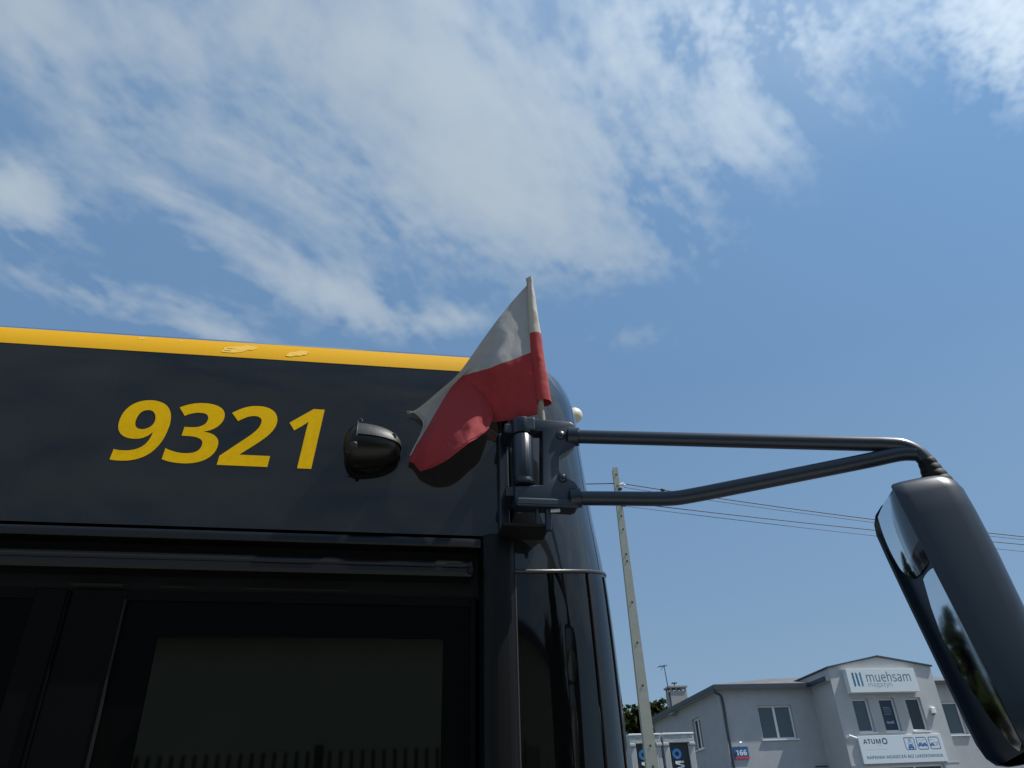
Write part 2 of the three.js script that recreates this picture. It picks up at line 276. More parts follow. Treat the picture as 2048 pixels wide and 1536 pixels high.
// front of the bus, one rounded shell cut into fairing, corner panel and windscreen
const FR = [[0.35, 0, 0.63], [1.2, 0, 0.65], [1.8, 0, 0.645], [2.1, 0, 0.637], [2.33, 0, 0.623], [2.5, 0.003, 0.602], [2.69, 0.007, 0.584], [2.857, 0.016, 0.573], [2.945, 0.04, 0.556], [2.995, 0.08, 0.54], [3.03, 0.135, 0.522], [3.055, 0.22, 0.49], [3.075, 0.38, 0.43], [3.082, 0.6, 0.36]];
function frontAt(y) { let k = 0; while (k < FR.length - 2 && y > FR[k + 1][0]) k++; const a = FR[Math.max(0, k - 1)], b = FR[k], c = FR[k + 1], d = FR[Math.min(FR.length - 1, k + 2)], t = Math.min(1, Math.max(0, (y - b[0]) / (c[0] - b[0])));
  const h = (i) => { const m0 = k ? (c[i] - a[i]) / (c[0] - a[0]) * (c[0] - b[0]) : c[i] - b[i], m1 = k < FR.length - 2 ? (d[i] - b[i]) / (d[0] - b[0]) * (c[0] - b[0]) : c[i] - b[i], t2 = t * t, t3 = t2 * t; return (2 * t3 - 3 * t2 + 1) * b[i] + (t3 - 2 * t2 + t) * m0 + (-2 * t3 + 3 * t2) * c[i] + (t3 - t2) * m1; };
  return [h(1), h(2)]; }
const XS = 0.3, RZ = 0.3;
function shell(s, y, off = 0) { // s 0..1 round the corner, 1..2 along the front to its middle, 2..4 mirrored
  if (s > 2) { const [x, yy, z] = shell(4 - s, y, off); return [x, yy, -2.54 - z]; }
  const [zi, xf] = frontAt(y), rx = xf - XS + off; let x, z;
  if (s <= 1) { const t = s * Math.PI / 2; x = XS + rx * Math.sin(t); z = -zi - RZ * (1 - Math.cos(t)) + off * Math.cos(t); }
  else { const t = s - 1, e = 1 - Math.cos(t * Math.PI / 2); z = lerp(-zi - RZ, -1.27, t); x = XS + rx + 0.1 * Math.sin(e * Math.PI / 2); }
  return [x, y, z];
}
const trimY = (s) => (s > 2 ? trimY(4 - s) : 2.257 + 0.078 * sstep(0, 1.1, s) + (s > 1 ? 0.02 * (s - 1) : 0));
function shellPiece(s0, s1, y0, y1, ns, ny, off = 0) { const rows = []; for (let j = 0; j <= ny; j++) { const r = []; for (let i = 0; i <= ns; i++) { const s = lerp(s0, s1, i / ns), a = typeof y0 === 'function' ? y0(s) : y0, b = typeof y1 === 'function' ? y1(s) : y1; r.push(shell(s, lerp(a, b, j / ny), off)); } rows.push(r); } return grid(rows); }
const SEAM = 0.64;
part('front_fairing', join([shellPiece(0, SEAM, (s) => trimY(s) + 0.006, 3.082, 30, 60), shellPiece(SEAM + 0.012, 4, (s) => trimY(s) + 0.006, 3.082, 100, 60)]), M.gloss, bus);
part('fairing_seam', shellPiece(SEAM - 0.01, SEAM + 0.022, (s) => trimY(s), 3.07, 4, 30, -0.006), M.frit, bus);
part('front_roof', (() => { const r = []; for (let j = 0; j <= 4; j++) { const row = []; for (let i = 0; i <= 60; i++) { const p = shell(i / 15, 3.082), k = j / 4; row.push([lerp(p[0], 0.3, k), 3.082 + 0.003 * k, lerp(p[2], -1.27, k * 0.3)]); } r.push(row); } return grid(r); })(), M.gloss, bus);
part('corner_panel', shellPiece(0, 0.46, 0.35, (s) => trimY(s) - 0.006, 20, 30), M.blackGloss, bus);
part('windscreen', shellPiece(0.48, 3.52, 1.0, (s) => trimY(s) - 0.006, 90, 30, 0.003), M.blackGloss, bus);
part('front_panel', shellPiece(0.48, 4, 0.35, 0.985, 90, 12), M.paint, bus);
{ const c = []; for (let i = 0; i <= 60; i++) { const s = i / 15, p = shell(s, trimY(s), 0.002); c.push(p); } part('windscreen_trim', tube(c, 0.0055, 160, 8), M.trim, bus);
  const w = []; for (let i = 0; i <= 20; i++) w.push(shell(0.475, lerp(0.4, trimY(0.47) - 0.01, i / 20), 0.0015)); part('windscreen_gasket', tube(w, 0.005, 40, 8), M.rubber, bus);
  const e = []; for (let i = 0; i <= 20; i++) { const p = shell(0, lerp(0.4, 2.25, i / 20)); e.push([p[0] + 0.004, p[1], p[2]]); } part('corner_edge', tube(e, 0.0035, 40, 8), M.trim, bus);
  const f = []; for (let i = 0; i <= 20; i++) f.push(shell(0.69, lerp(1.0, trimY(0.69) - 0.012, i / 20), 0.0035)); part('wiper_seam', tube(f, 0.0035, 40, 8), M.rubber, bus); }
part('corner_channel', join([box(0.274, 0.3, 2.25, 2.95, -0.06, -0.03), box(0.272, 0.276, 2.35, 2.94, -0.06, -0.004)]), M.frit, bus);
{ // small marker lamp on the front of the roof
  const l = partGroup('marker_lamp', bus); l.position.set(0.596, 2.992, -0.46); l.rotation.z = -1.05; l.scale.setScalar(1.15);
  const dome = new THREE.LatheGeometry([[0, 0.05], [0.014, 0.047], [0.023, 0.038], [0.026, 0.022], [0.026, 0]].map((p) => new THREE.Vector2(...p)), 24); part('lens', dome, M.cream, l);
  part('base', cyl(0.031, 0.027, [0, -0.05, 0], [0, 0.006, 0]), M.rubber, l); }
{ // rear-facing camera in an egg-shaped housing
  const k = partGroup('side_camera', bus); k.position.set(-0.098, 2.588, 0.03); k.scale.set(1.02, 1.1, 1.06);
  const prof = (R, L, x0, n = 18) => { const v = []; for (let i = 0; i <= n; i++) { const t = i / n; v.push(new THREE.Vector2(R * Math.pow(Math.cos(t * Math.PI / 2), 0.8), x0 + (L - x0) * Math.sin(t * Math.PI / 2))); } return v; };
  const spin = (R, L, x0, a0, a1) => { const g = new THREE.LatheGeometry(prof(R, L, x0), 40, a0, a1); g.rotateZ(-Math.PI / 2); return g; };
  const body = join([spin(0.057, 0.08, -0.036, 0, Math.PI * 2), (() => { const g = new THREE.SphereGeometry(0.057, 40, 12, 0, Math.PI * 2, 0, Math.PI / 2); g.scale(1, 0.62, 1); g.rotateZ(Math.PI / 2); g.translate(-0.036, 0, 0); return g; })()]);
  part('body', body, M.lampDark, k);
  const hood = new THREE.LatheGeometry(prof(0.0605, 0.0835, -0.036), 40, 0, Math.PI * 1.0); hood.rotateZ(-Math.PI / 2); hood.rotateX(-0.12);
  // the hood covers the upper half
  { const p = hood.attributes.position; let up = 0; for (let i = 0; i < p.count; i++) up += p.getY(i); if (up < 0) hood.rotateX(Math.PI); hood.computeVertexNormals(); }
  M.lampShell.side = THREE.DoubleSide; part('hood', hood, M.lampShell, k);
  const rim = []; for (let i = 0; i <= 24; i++) { const t = -0.12 + Math.PI * i / 24; rim.push([-0.036, 0.0605 * Math.sin(t + 0.12), 0.0605 * Math.cos(t + 0.12)]); } part('hood_rim', tube(rim, 0.0016, 40, 6), M.lampShell, k);
  const ring = new THREE.TorusGeometry(0.0065, 0.0017, 8, 24); ring.translate(-0.033, 0.067, 0.012); part('eyelet', ring, M.lampShell, k);
  part('lens', join([cyl(0.012, 0.012, [-0.045, -0.02, 0.042], [-0.03, -0.02, 0.044]), (() => { const g = new THREE.SphereGeometry(0.012, 16, 10); g.translate(-0.04, -0.018, 0.046); return g; })()]), M.lampShell, k);
  part('latch', rbox(0.055, 0.068, 0.012, 0.026, 0.02, 0.036, 0.003), M.rubber, k);
  const low = []; for (let i = 0; i <= 20; i++) { const t = i / 20; low.push([-0.06 + 0.1 * t, -0.036 + 0.006 * t, 0.0445 - 0.01 * t * t]); } part('lower_seam', tube(low, 0.0012, 20, 6), M.lampShell, k);
  part('foot', cyl(0.058, 0.054, [0, 0, -0.034], [0, 0, -0.012], 40), M.rubber, k); part('drain_nub', cyl(0.007, 0.004, [-0.03, -0.05, 0.01], [-0.032, -0.062, 0.014]), M.rubber, k); }

// ---------------------------------------------------------------- wing mirror of the bus
const mir = partGroup('wing_mirror', bus);
{ const poly = [[0.347, 2.66], [0.455, 2.658], [0.468, 2.65], [0.473, 2.62], [0.466, 2.584], [0.45, 2.57], [0.428, 2.556], [0.418, 2.545], [0.416, 2.505], [0.42, 2.497], [0.432, 2.486], [0.458, 2.472], [0.466, 2.457], [0.466, 2.42], [0.45, 2.393], [0.3, 2.397], [0.29, 2.405], [0.29, 2.453], [0.365, 2.46], [0.372, 2.622], [0.349, 2.622]];
  const s = new THREE.Shape(poly.map((p) => new THREE.Vector2(...p))); const g = new THREE.ExtrudeGeometry(s, { depth: 0.034, bevelEnabled: true, bevelThickness: 0.008, bevelSize: 0.005, bevelOffset: -0.005, bevelSegments: 4 }); g.translate(0, 0, 0.074);
  part('bracket', toCreasedNormals(g, 0.55), M.plastic, mir);
  part('lower_block', rbox(0.292, 0.462, 2.394, 2.42, 0.07, 0.121, 0.008, 3), M.plastic, mir);
  for (const [a, b] of [[[0.452, 2.614, 0.103], [0.478, 2.611, 0.112]], [[0.447, 2.427, 0.103], [0.472, 2.427, 0.112]]]) part('clamp_collar', cyl(0.028, 0.026, a, b), M.plastic, mir);
  const hinge = new THREE.LatheGeometry([[0, 2.462], [0.024, 2.462], [0.0285, 2.466], [0.0285, 2.472], [0.0275, 2.474], [0.0275, 2.478], [0.0292, 2.481], [0.0292, 2.602], [0.026, 2.608], [0.012, 2.612], [0, 2.612]].map((p) => new THREE.Vector2(...p)), 36); hinge.translate(0.318, 0, 0.1); part('hinge_barrel', toCreasedNormals(hinge, 0.6), M.plastic, mir);
  const cap = new THREE.LatheGeometry([[0, 2.613], [0.027, 2.613], [0.0285, 2.617], [0.0285, 2.655], [0.024, 2.661], [0, 2.662]].map((p) => new THREE.Vector2(...p)), 36); cap.translate(0.318, 0, 0.1); part('hinge_cap', toCreasedNormals(cap, 0.6), M.plastic, mir);
  part('cap_bridge', rbox(0.318, 0.352, 2.618, 2.659, 0.078, 0.126, 0.005), M.plastic, mir);
  part('mount_plate', join([rbox(0.262, 0.292, 2.345, 2.66, -0.02, 0.02, 0.006), rbox(0.268, 0.32, 2.43, 2.458, 0.0, 0.1, 0.006), rbox(0.268, 0.3, 2.62, 2.65, 0.0, 0.1, 0.006)]), M.plastic, mir);
  part('base_plate', rbox(0.258, 0.385, 2.344, 2.354, 0.0, 0.105, 0.004), M.rubber, mir);
  part('spring_pin', join([cyl(0.0085, 0.0085, [0.38, 2.335, 0.1], [0.38, 2.4, 0.1]), cyl(0.006, 0.006, [0.352, 2.35, 0.1], [0.352, 2.4, 0.1])]), M.plastic, mir);
  part('bolt', cyl(0.006, 0.006, [0.385, 2.386, 0.11], [0.41, 2.388, 0.112], 6), M.steel, mir);
  for (const [x, y] of [[0.424, 2.611], [0.423, 2.481]]) { const b = new THREE.SphereGeometry(0.0135, 20, 10, 0, Math.PI * 2, 0, Math.PI / 2); b.rotateX(Math.PI / 2); b.scale(1, 1, 0.7); b.translate(x, y, 0.1155); part('bolt', b, M.plastic, mir); }
  // two arms that meet above the head
  part('arm', tube([[0.46, 2.6135, 0.107], [0.7, 2.5715, 0.2], [0.95, 2.527, 0.298], [1.15, 2.4915, 0.377], [1.205, 2.482, 0.398], [1.24, 2.473, 0.41], [1.268, 2.452, 0.418], [1.284, 2.42, 0.424], [1.296, 2.385, 0.428]], 0.0192, 120, 20), M.arm, mir);
  part('arm', tube([[0.455, 2.427, 0.107], [0.56, 2.413, 0.148], [0.655, 2.4, 0.186], [0.7, 2.396, 0.205], [0.745, 2.399, 0.222], [0.85, 2.41, 0.262], [1.0, 2.427, 0.318], [1.15, 2.4435, 0.375], [1.235, 2.453, 0.408], [1.262, 2.45, 0.417]], 0.0192, 120, 20), M.arm, mir);
  // ribbed boot
  const v = []; for (let i = 0; i <= 48; i++) { const t = i / 48, rib = 0.0018 * Math.pow(Math.abs(Math.sin(t * Math.PI * 5)), 0.6); v.push(new THREE.Vector2(0.019 + 0.021 * Math.pow(t, 1.3) + rib, -0.088 * t)); }
  const boot = new THREE.LatheGeometry(v, 28); boot.rotateZ(0.2); boot.translate(1.281, 2.43, 0.423); part('boot', boot, M.rubber, mir);
}
{ const O = new V3(1.1546, 2.3009, 0.43), U = new V3(-0.1044, 0.986, -0.13).normalize(), N = new V3(-0.9571, -0.1351, -0.2564).normalize(), W = new V3(0.2704, -0.0976, -0.9578).normalize();
  const at = (w, v, n) => { const p = O.clone().addScaledVector(W, w).addScaledVector(U, v).addScaledVector(N, n); return [p.x, p.y, p.z]; };
  // loop of the housing in (w, n); i = inset at this height, j = extra inset on the inboard side
  const loop = (i, j, d, f) => { const a = -0.03 + i * 0.8, b = 0.182 - j, D = -0.172 + d, c = 0.005, q = [];
    q.push([a + 0.009, -0.016], [a + 0.009, -0.003], [a + 0.006, 0], [a + 0.002, 0], [a, -0.004]);
    q.push([a - 0.004, -0.03], [a - 0.006, -0.07]);
    for (let k = 0; k <= 8; k++) { const t = k / 8 * Math.PI / 2; q.push([a - 0.006 + 0.055 * (1 - Math.cos(t)), D + 0.06 * (1 - Math.sin(t)) + 0 * c]); }
    for (let k = 0; k <= 8; k++) { const t = k / 8 * Math.PI / 2; q.push([b - 0.07 * (1 - Math.sin(t)), D + 0.1 * (1 - Math.cos(t))]); }
    q.push([b, -0.03], [b, -0.004], [b - 0.002, 0], [b - 0.006, 0], [b - 0.009, -0.003], [b - 0.009, -0.016]); return q.map(([w, n]) => [w, Math.min(n, -f)]); };
  const lv = [[0.056, 0.075, 0.13, 0.08, 0.06], [0.0555, 0.05, 0.1, 0.055, 0.035], [0.052, 0.03, 0.065, 0.032, 0.016], [0.045, 0.016, 0.036, 0.016, 0.007], [0.03, 0.006, 0.018, 0.006, 0.002], [0.005, 0, 0.006, 0, 0], [-0.05, 0, 0.002, 0, 0], [-0.15, 0, 0, 0.004, 0], [-0.25, 0, 0, 0.012, 0], [-0.35, 0, 0, 0.02, 0], [-0.45, 0, 0, 0.028, 0], [-0.5, 0.002, 0.002, 0.034, 0], [-0.53, 0.008, 0.012, 0.045, 0.002], [-0.548, 0.02, 0.03, 0.06, 0.008], [-0.558, 0.04, 0.055, 0.08, 0.02], [-0.561, 0.055, 0.075, 0.095, 0.04]];
  const rows = lv.map(([v, i, j, d, f]) => loop(i, j, d, f).map(([w, n]) => at(w, v, n)));
  const capEnd = (r) => { const c = r.reduce((s, p) => [s[0] + p[0] / r.length, s[1] + p[1] / r.length, s[2] + p[2] / r.length], [0, 0, 0]); return grid([r, r.map(() => c)]); };
  part('housing', join([toCreasedNormals(grid(rows), 0.75), capEnd(rows[0]), capEnd(rows[rows.length - 1])]), M.plastic, mir);
  const pl = lv.slice(2, -2).map(([v, i, j, , f]) => [at(-0.022 + i * 0.8, v, -0.0145 - f * 0.5), at(0.174 - j, v, -0.0145 - f * 0.5)]); part('face_plate', grid(pl), M.plastic, mir);
  const bent = (poly, R, n0) => { const s = new THREE.Shape(poly.map((p) => new THREE.Vector2(...p))); const cx = poly.reduce((a, p) => a + p[0], 0) / poly.length, cy = poly.reduce((a, p) => a + p[1], 0) / poly.length; const pts = s.getPoints(); const rings = []; const nr = 14;
    const dense = []; for (let i = 0; i < pts.length; i++) { const a = pts[i], b = pts[(i + 1) % pts.length]; for (let k = 0; k < 5; k++) dense.push([lerp(a.x, b.x, k / 5), lerp(a.y, b.y, k / 5)]); } dense.push(dense[0]);
    for (let r = 0; r <= nr; r++) rings.push(dense.map(([x, y]) => { const px = lerp(x, cx, r / nr), py = lerp(y, cy, r / nr), rr = (px - cx) ** 2 + (py - cy) ** 2; return at(px, py, n0 - rr / (2 * R)); })); const g = grid(rings);
    const p = g.attributes.position, nn = new Float32Array(p.count * 3), q = new V3(); let k = 0; for (let r = 0; r <= nr; r++) for (const [x, y] of dense) { const px = lerp(x, cx, r / nr) - cx, py = lerp(y, cy, r / nr) - cy; q.copy(N).addScaledVector(W, px / R).addScaledVector(U, py / R).normalize(); nn.set([q.x, q.y, q.z], k); k += 3; } g.setAttribute('normal', new THREE.BufferAttribute(nn, 3)); return g; };
  part('mirror_glass', bent([[-0.0175, 0.022], [-0.0145, -0.147], [0.075, -0.1475], [0.128, -0.14], [0.16, -0.083], [0.17, 0.0], [0.166, 0.022], [0.15, 0.036], [0.06, 0.04], [0.0, 0.034]].reverse(), 0.9, -0.0035), M.mirror, mir);
  part('mirror_glass', bent([[-0.0165, -0.158], [0.076, -0.157], [0.099, -0.22], [0.114, -0.295], [0.108, -0.363], [0.083, -0.46], [0.055, -0.53], [0.036, -0.545], [0.012, -0.535], [-0.006, -0.405], [-0.014, -0.235]], 3.0, -0.008), M.mirror, mir);
}

// ---------------------------------------------------------------- flag on the bus
const flag = thing('flag', 'white and red cloth flag on a wooden stick above the mirror hinge', 'flag');
flag.rotation.z = -0.0204;
{ const G = [
    [[0.353, 3.142, 0.120], [0.298, 3.066, 0.117], [0.248, 2.990, 0.110], [0.211, 2.934, 0.095], [0.177, 2.880, 0.080], [0.141, 2.827, 0.064], [0.095, 2.783, 0.045], [0.041, 2.735, 0.026], [0.015, 2.719, 0.012]],
    [[0.354, 3.004, 0.116], [0.308, 2.962, 0.118], [0.264, 2.914, 0.116], [0.225, 2.885, 0.090], [0.191, 2.857, 0.072], [0.151, 2.824, 0.056], [0.114, 2.781, 0.034], [0.075, 2.713, 0.016], [0.047, 2.676, 0.009]],
    [[0.359, 2.891, 0.112], [0.294, 2.854, 0.115], [0.239, 2.828, 0.112], [0.208, 2.832, 0.082], [0.179, 2.831, 0.062], [0.148, 2.819, 0.050], [0.098, 2.732, 0.046], [0.041, 2.621, 0.030], [0.012, 2.570, 0.015]],
    [[0.364, 2.787, 0.108], [0.317, 2.769, 0.096], [0.274, 2.754, 0.080], [0.227, 2.747, 0.060], [0.240, 2.716, 0.060], [0.197, 2.685, 0.078], [0.127, 2.652, 0.080], [0.065, 2.590, 0.056], [0.023, 2.552, 0.020]],
    [[0.365, 2.681, 0.104], [0.327, 2.678, 0.086], [0.286, 2.677, 0.068], [0.231, 2.675, 0.046], [0.225, 2.633, 0.092], [0.186, 2.592, 0.102], [0.135, 2.547, 0.100], [0.085, 2.524, 0.072], [0.043, 2.526, 0.020]]];
  const cr = (a, b, c, d, t) => 0.5 * (2 * b + (c - a) * t + (2 * a - 5 * b + 4 * c - d) * t * t + (3 * b - a - 3 * c + d) * t * t * t);
  const row = (r, u) => { const k = Math.min(7, Math.floor(u)), t = u - k, p = (i) => r[Math.max(0, Math.min(8, i))]; return [0, 1, 2].map((c) => cr(p(k - 1)[c], p(k)[c], p(k + 1)[c], p(k + 2)[c], t)); };
  const surf = (u, v) => { const k = Math.min(3, Math.floor(v)), t = v - k, q = (i) => row(G[Math.max(0, Math.min(4, i))], u), a = q(k - 1), b = q(k), c = q(k + 1), d = q(k + 2);
    const o = [0, 1, 2].map((i) => cr(a[i], b[i], c[i], d[i], t)), e = sstep(0, 0.8, u) * (0.3 + 0.7 * sstep(1.8, 2.6, v));
    o[2] += e * (0.005 * noise(u * 0.9 + 3, v * 0.9) + 0.0022 * noise(u * 1.7 + v, v * 1.6 + 8) + 0.0014 * noise(u * 2.6 + v * 2.2, v * 2.2 - u * 0.8) + 0.0006 * noise(u * 6 + v * 3, v * 4)) + 0.006 * sstep(4.4, 5.4, u) * sstep(2, 2.8, v) * (1 - sstep(7, 8, u)) * Math.sin(u * 2.3 - v * 3.1 + 1.2 * noise(u, v)); o[1] += e * 0.002 * noise(u * 1.2 + 20, v); return o; };
  const border = (u) => 2 - 0.3 * sstep(4.9, 6, u);
  const cloth = (v0, v1) => { const rows = []; for (let j = 0; j <= 70; j++) { const r = []; for (let i = 0; i <= 150; i++) { const u = 8 * i / 150; r.push(surf(u, lerp(v0(u), v1(u), j / 70))); } rows.push(r); } const g = grid(rows); const uv = g.attributes.uv; for (let i = 0; i < uv.count; i++) uv.setXY(i, uv.getX(i) * 3, uv.getY(i) * 1.2); return g; };
  part('white_cloth', cloth(() => 0, border), M.white, flag);
  part('red_cloth', cloth((u) => border(u) + 0.003, () => 4), M.red, flag);
  const edge = (f, n) => { const c = []; for (let i = 0; i <= n; i++) { const p = f(i / n); c.push([p[0], p[1], p[2] + 0.0008]); } return c; };
  part('hem', join([tube(edge((t) => surf(8 - 0.05, 0.05 + 1.9 * t), 40), 0.002, 60, 6), tube(edge((t) => surf(7.7, 0.05 + 1.9 * t), 40), 0.0011, 60, 5)]), M.whiteSleeve, flag);
  part('hem', join([tube(edge((t) => surf(8 - 0.05, 2.05 + 1.93 * t), 40), 0.0016, 60, 6), tube(edge((t) => surf(4.4 + 3.6 * t, 3.97), 50), 0.002, 90, 6), tube(edge((t) => surf(4.4 + 3.4 * t, 3.86), 50), 0.0011, 90, 5), tube(edge((t) => surf(3.6 * t, 3.98), 50), 0.0013, 90, 6)]), M.redSleeve, flag);
  const r = rng(5), threads = []; for (let i = 0; i < 9; i++) { const a = surf(8, 0.02 + r() * 0.12), l = 0.008 + r() * 0.014; threads.push(tube([a, [a[0] - l * 0.7, a[1] + (r() - 0.6) * 0.008, a[2] + (r() - 0.5) * 0.006], [a[0] - l, a[1] + (r() - 0.7) * 0.014, a[2] + (r() - 0.5) * 0.01]], 0.00035, 8, 4)); }
  part('loose_threads', join(threads), M.whiteSleeve, flag);
  // sleeve round the stick
  const axis = (t) => [lerp(0.3525, 0.3755, t), lerp(3.154, 2.7, t), lerp(0.12, 0.102, t)];
  const sleeve = (t0, t1, wide, seed) => { const rows = []; for (let j = 0; j <= 40; j++) { const t = lerp(t0, t1, j / 40), a = axis(t), w = wide(t), rr = []; for (let i = 0; i <= 32; i++) { const th = i / 32 * Math.PI * 2, k = 1 + 0.1 * noise(t * 9 + seed, Math.cos(th) * 1.1 + seed) + 0.04 * noise(t * 30, Math.sin(th) * 2 + 4); rr.push([a[0] + w[1] + w[0] * k * Math.cos(th), a[1] + 0.004 * Math.sin(th), a[2] + 0.0145 * k * Math.sin(th)]); } rows.push(rr); } return grid(rows); };
  part('white_sleeve', sleeve(0, 0.455, (t) => [0.0085 + 0.022 * t, 0.003], 2), M.whiteSleeve, flag);
  part('red_sleeve', sleeve(0.452, 0.955, (t) => [0.0185 + 0.006 * (t - 0.45), 0.004 + 0.02 * Math.max(0, t - 0.6)], 7), M.redSleeve, flag);
  part('sleeve_seam', join([0.42, 0.435, 0.05].map((t, i) => { const a = axis(t), w = i < 2 ? 0.0185 : 0.0102, g = new THREE.TorusGeometry(w, 0.0008, 5, 30); g.scale(1, 0.65, 1); g.rotateX(Math.PI / 2); g.translate(a[0] + 0.003, a[1], a[2]); return g; })), M.whiteSleeve, flag);
  part('stick', cyl(0.0085, 0.0075, [0.379, 2.65, 0.1], [0.3525, 3.154, 0.12], 20), M.wood, flag);
  part('stick_tip', (() => { const g = new THREE.SphereGeometry(0.0088, 14, 10); g.translate(0.3523, 3.1550, 0.12); return g; })(), M.whiteSleeve, flag);
}
console.log('bus and flag done');

// ---------------------------------------------------------------- office building over the road
const stucco = (r, g, b) => std(C(r, g, b), 0.92, { map: render, bumpMap: stuccoBump, bumpScale: 0.006 });
M.wall = stucco(0.45, 0.46, 0.48); M.tower = stucco(0.53, 0.535, 0.54);
M.upvc = std(C(0.78, 0.79, 0.8), 0.4); M.roofing = std(C(0.17, 0.17, 0.175), 0.85, { map: grime }); M.fascia = std(C(0.035, 0.045, 0.06), 0.5); M.zinc = std(C(0.05, 0.06, 0.075), 0.45, { metalness: 0.3 });
M.winGlass = phys(C(0.055, 0.08, 0.095), 0.04, { ior: 1.6 }); M.winDark = phys(C(0.012, 0.014, 0.016), 0.04, { ior: 1.6 });
M.blind = std(C(0.3, 0.33, 0.34), 0.7); M.sill = std(C(0.8, 0.8, 0.8), 0.5);
const house = thing('office_building', 'light grey rendered two storey office building with gabled entrance tower', 'building', [21, 0, -32]);
const LZ = 0, LX0 = 14.67 - 21, TX0 = 19.0 - 21, TX1 = 23.83 - 21, TZ = 1.76, RX1 = 31 - 21, BZ = -9.4, EH = 7.42;
// a wall with openings, made of strips between and round them
function wallWith(x0, x1, y0, y1, z0, z1, holes) { const g = [], xs = [...new Set([x0, x1, ...holes.flatMap((h) => [h[0], h[1]])])].sort((a, b) => a - b);
  for (let i = 0; i < xs.length - 1; i++) { const a = xs[i], b = xs[i + 1], hs = holes.filter((h) => h[0] < (a + b) / 2 && h[1] > (a + b) / 2).sort((p, q) => p[2] - q[2]); let y = y0; for (const h of hs) { g.push(box(a, b, y, h[2], z0, z1)); y = h[3]; } g.push(box(a, b, y, y1, z0, z1)); }
  return metreUV(join(g), 0.4); }
function windowIn(parent, x0, x1, y0, y1, z, bars, glass, sill = true, side = 0.06) { // frame and panes set back in an opening of the front wall
  const w = partGroup('window', parent), f = 0.07;
  part('frame', join([box(x0, x0 + f, y0, y1, z - 0.2, z - 0.12), box(x1 - f, x1, y0, y1, z - 0.2, z - 0.12), box(x0 + f, x1 - f, y1 - f, y1, z - 0.2, z - 0.12), box(x0 + f, x1 - f, y0, y0 + f, z - 0.2, z - 0.12), ...bars.map((b) => box(b - 0.05, b + 0.05, y0 + f, y1 - f, z - 0.2, z - 0.118))]), M.upvc, w);
  const xs = [x0 + f, ...bars, x1 - f]; for (let i = 0; i < xs.length - 1; i++) part('pane', box(xs[i] + (i ? 0.05 : 0), xs[i + 1] - (i < xs.length - 2 ? 0.05 : 0), y0 + f, y1 - f, z - 0.17, z - 0.155), glass, w);
  if (sill) part('sill', box(x0 - side, x1 + side, y0 - 0.05, y0 - 0.002, z - 0.12, z + 0.06), M.sill, w); return w; }
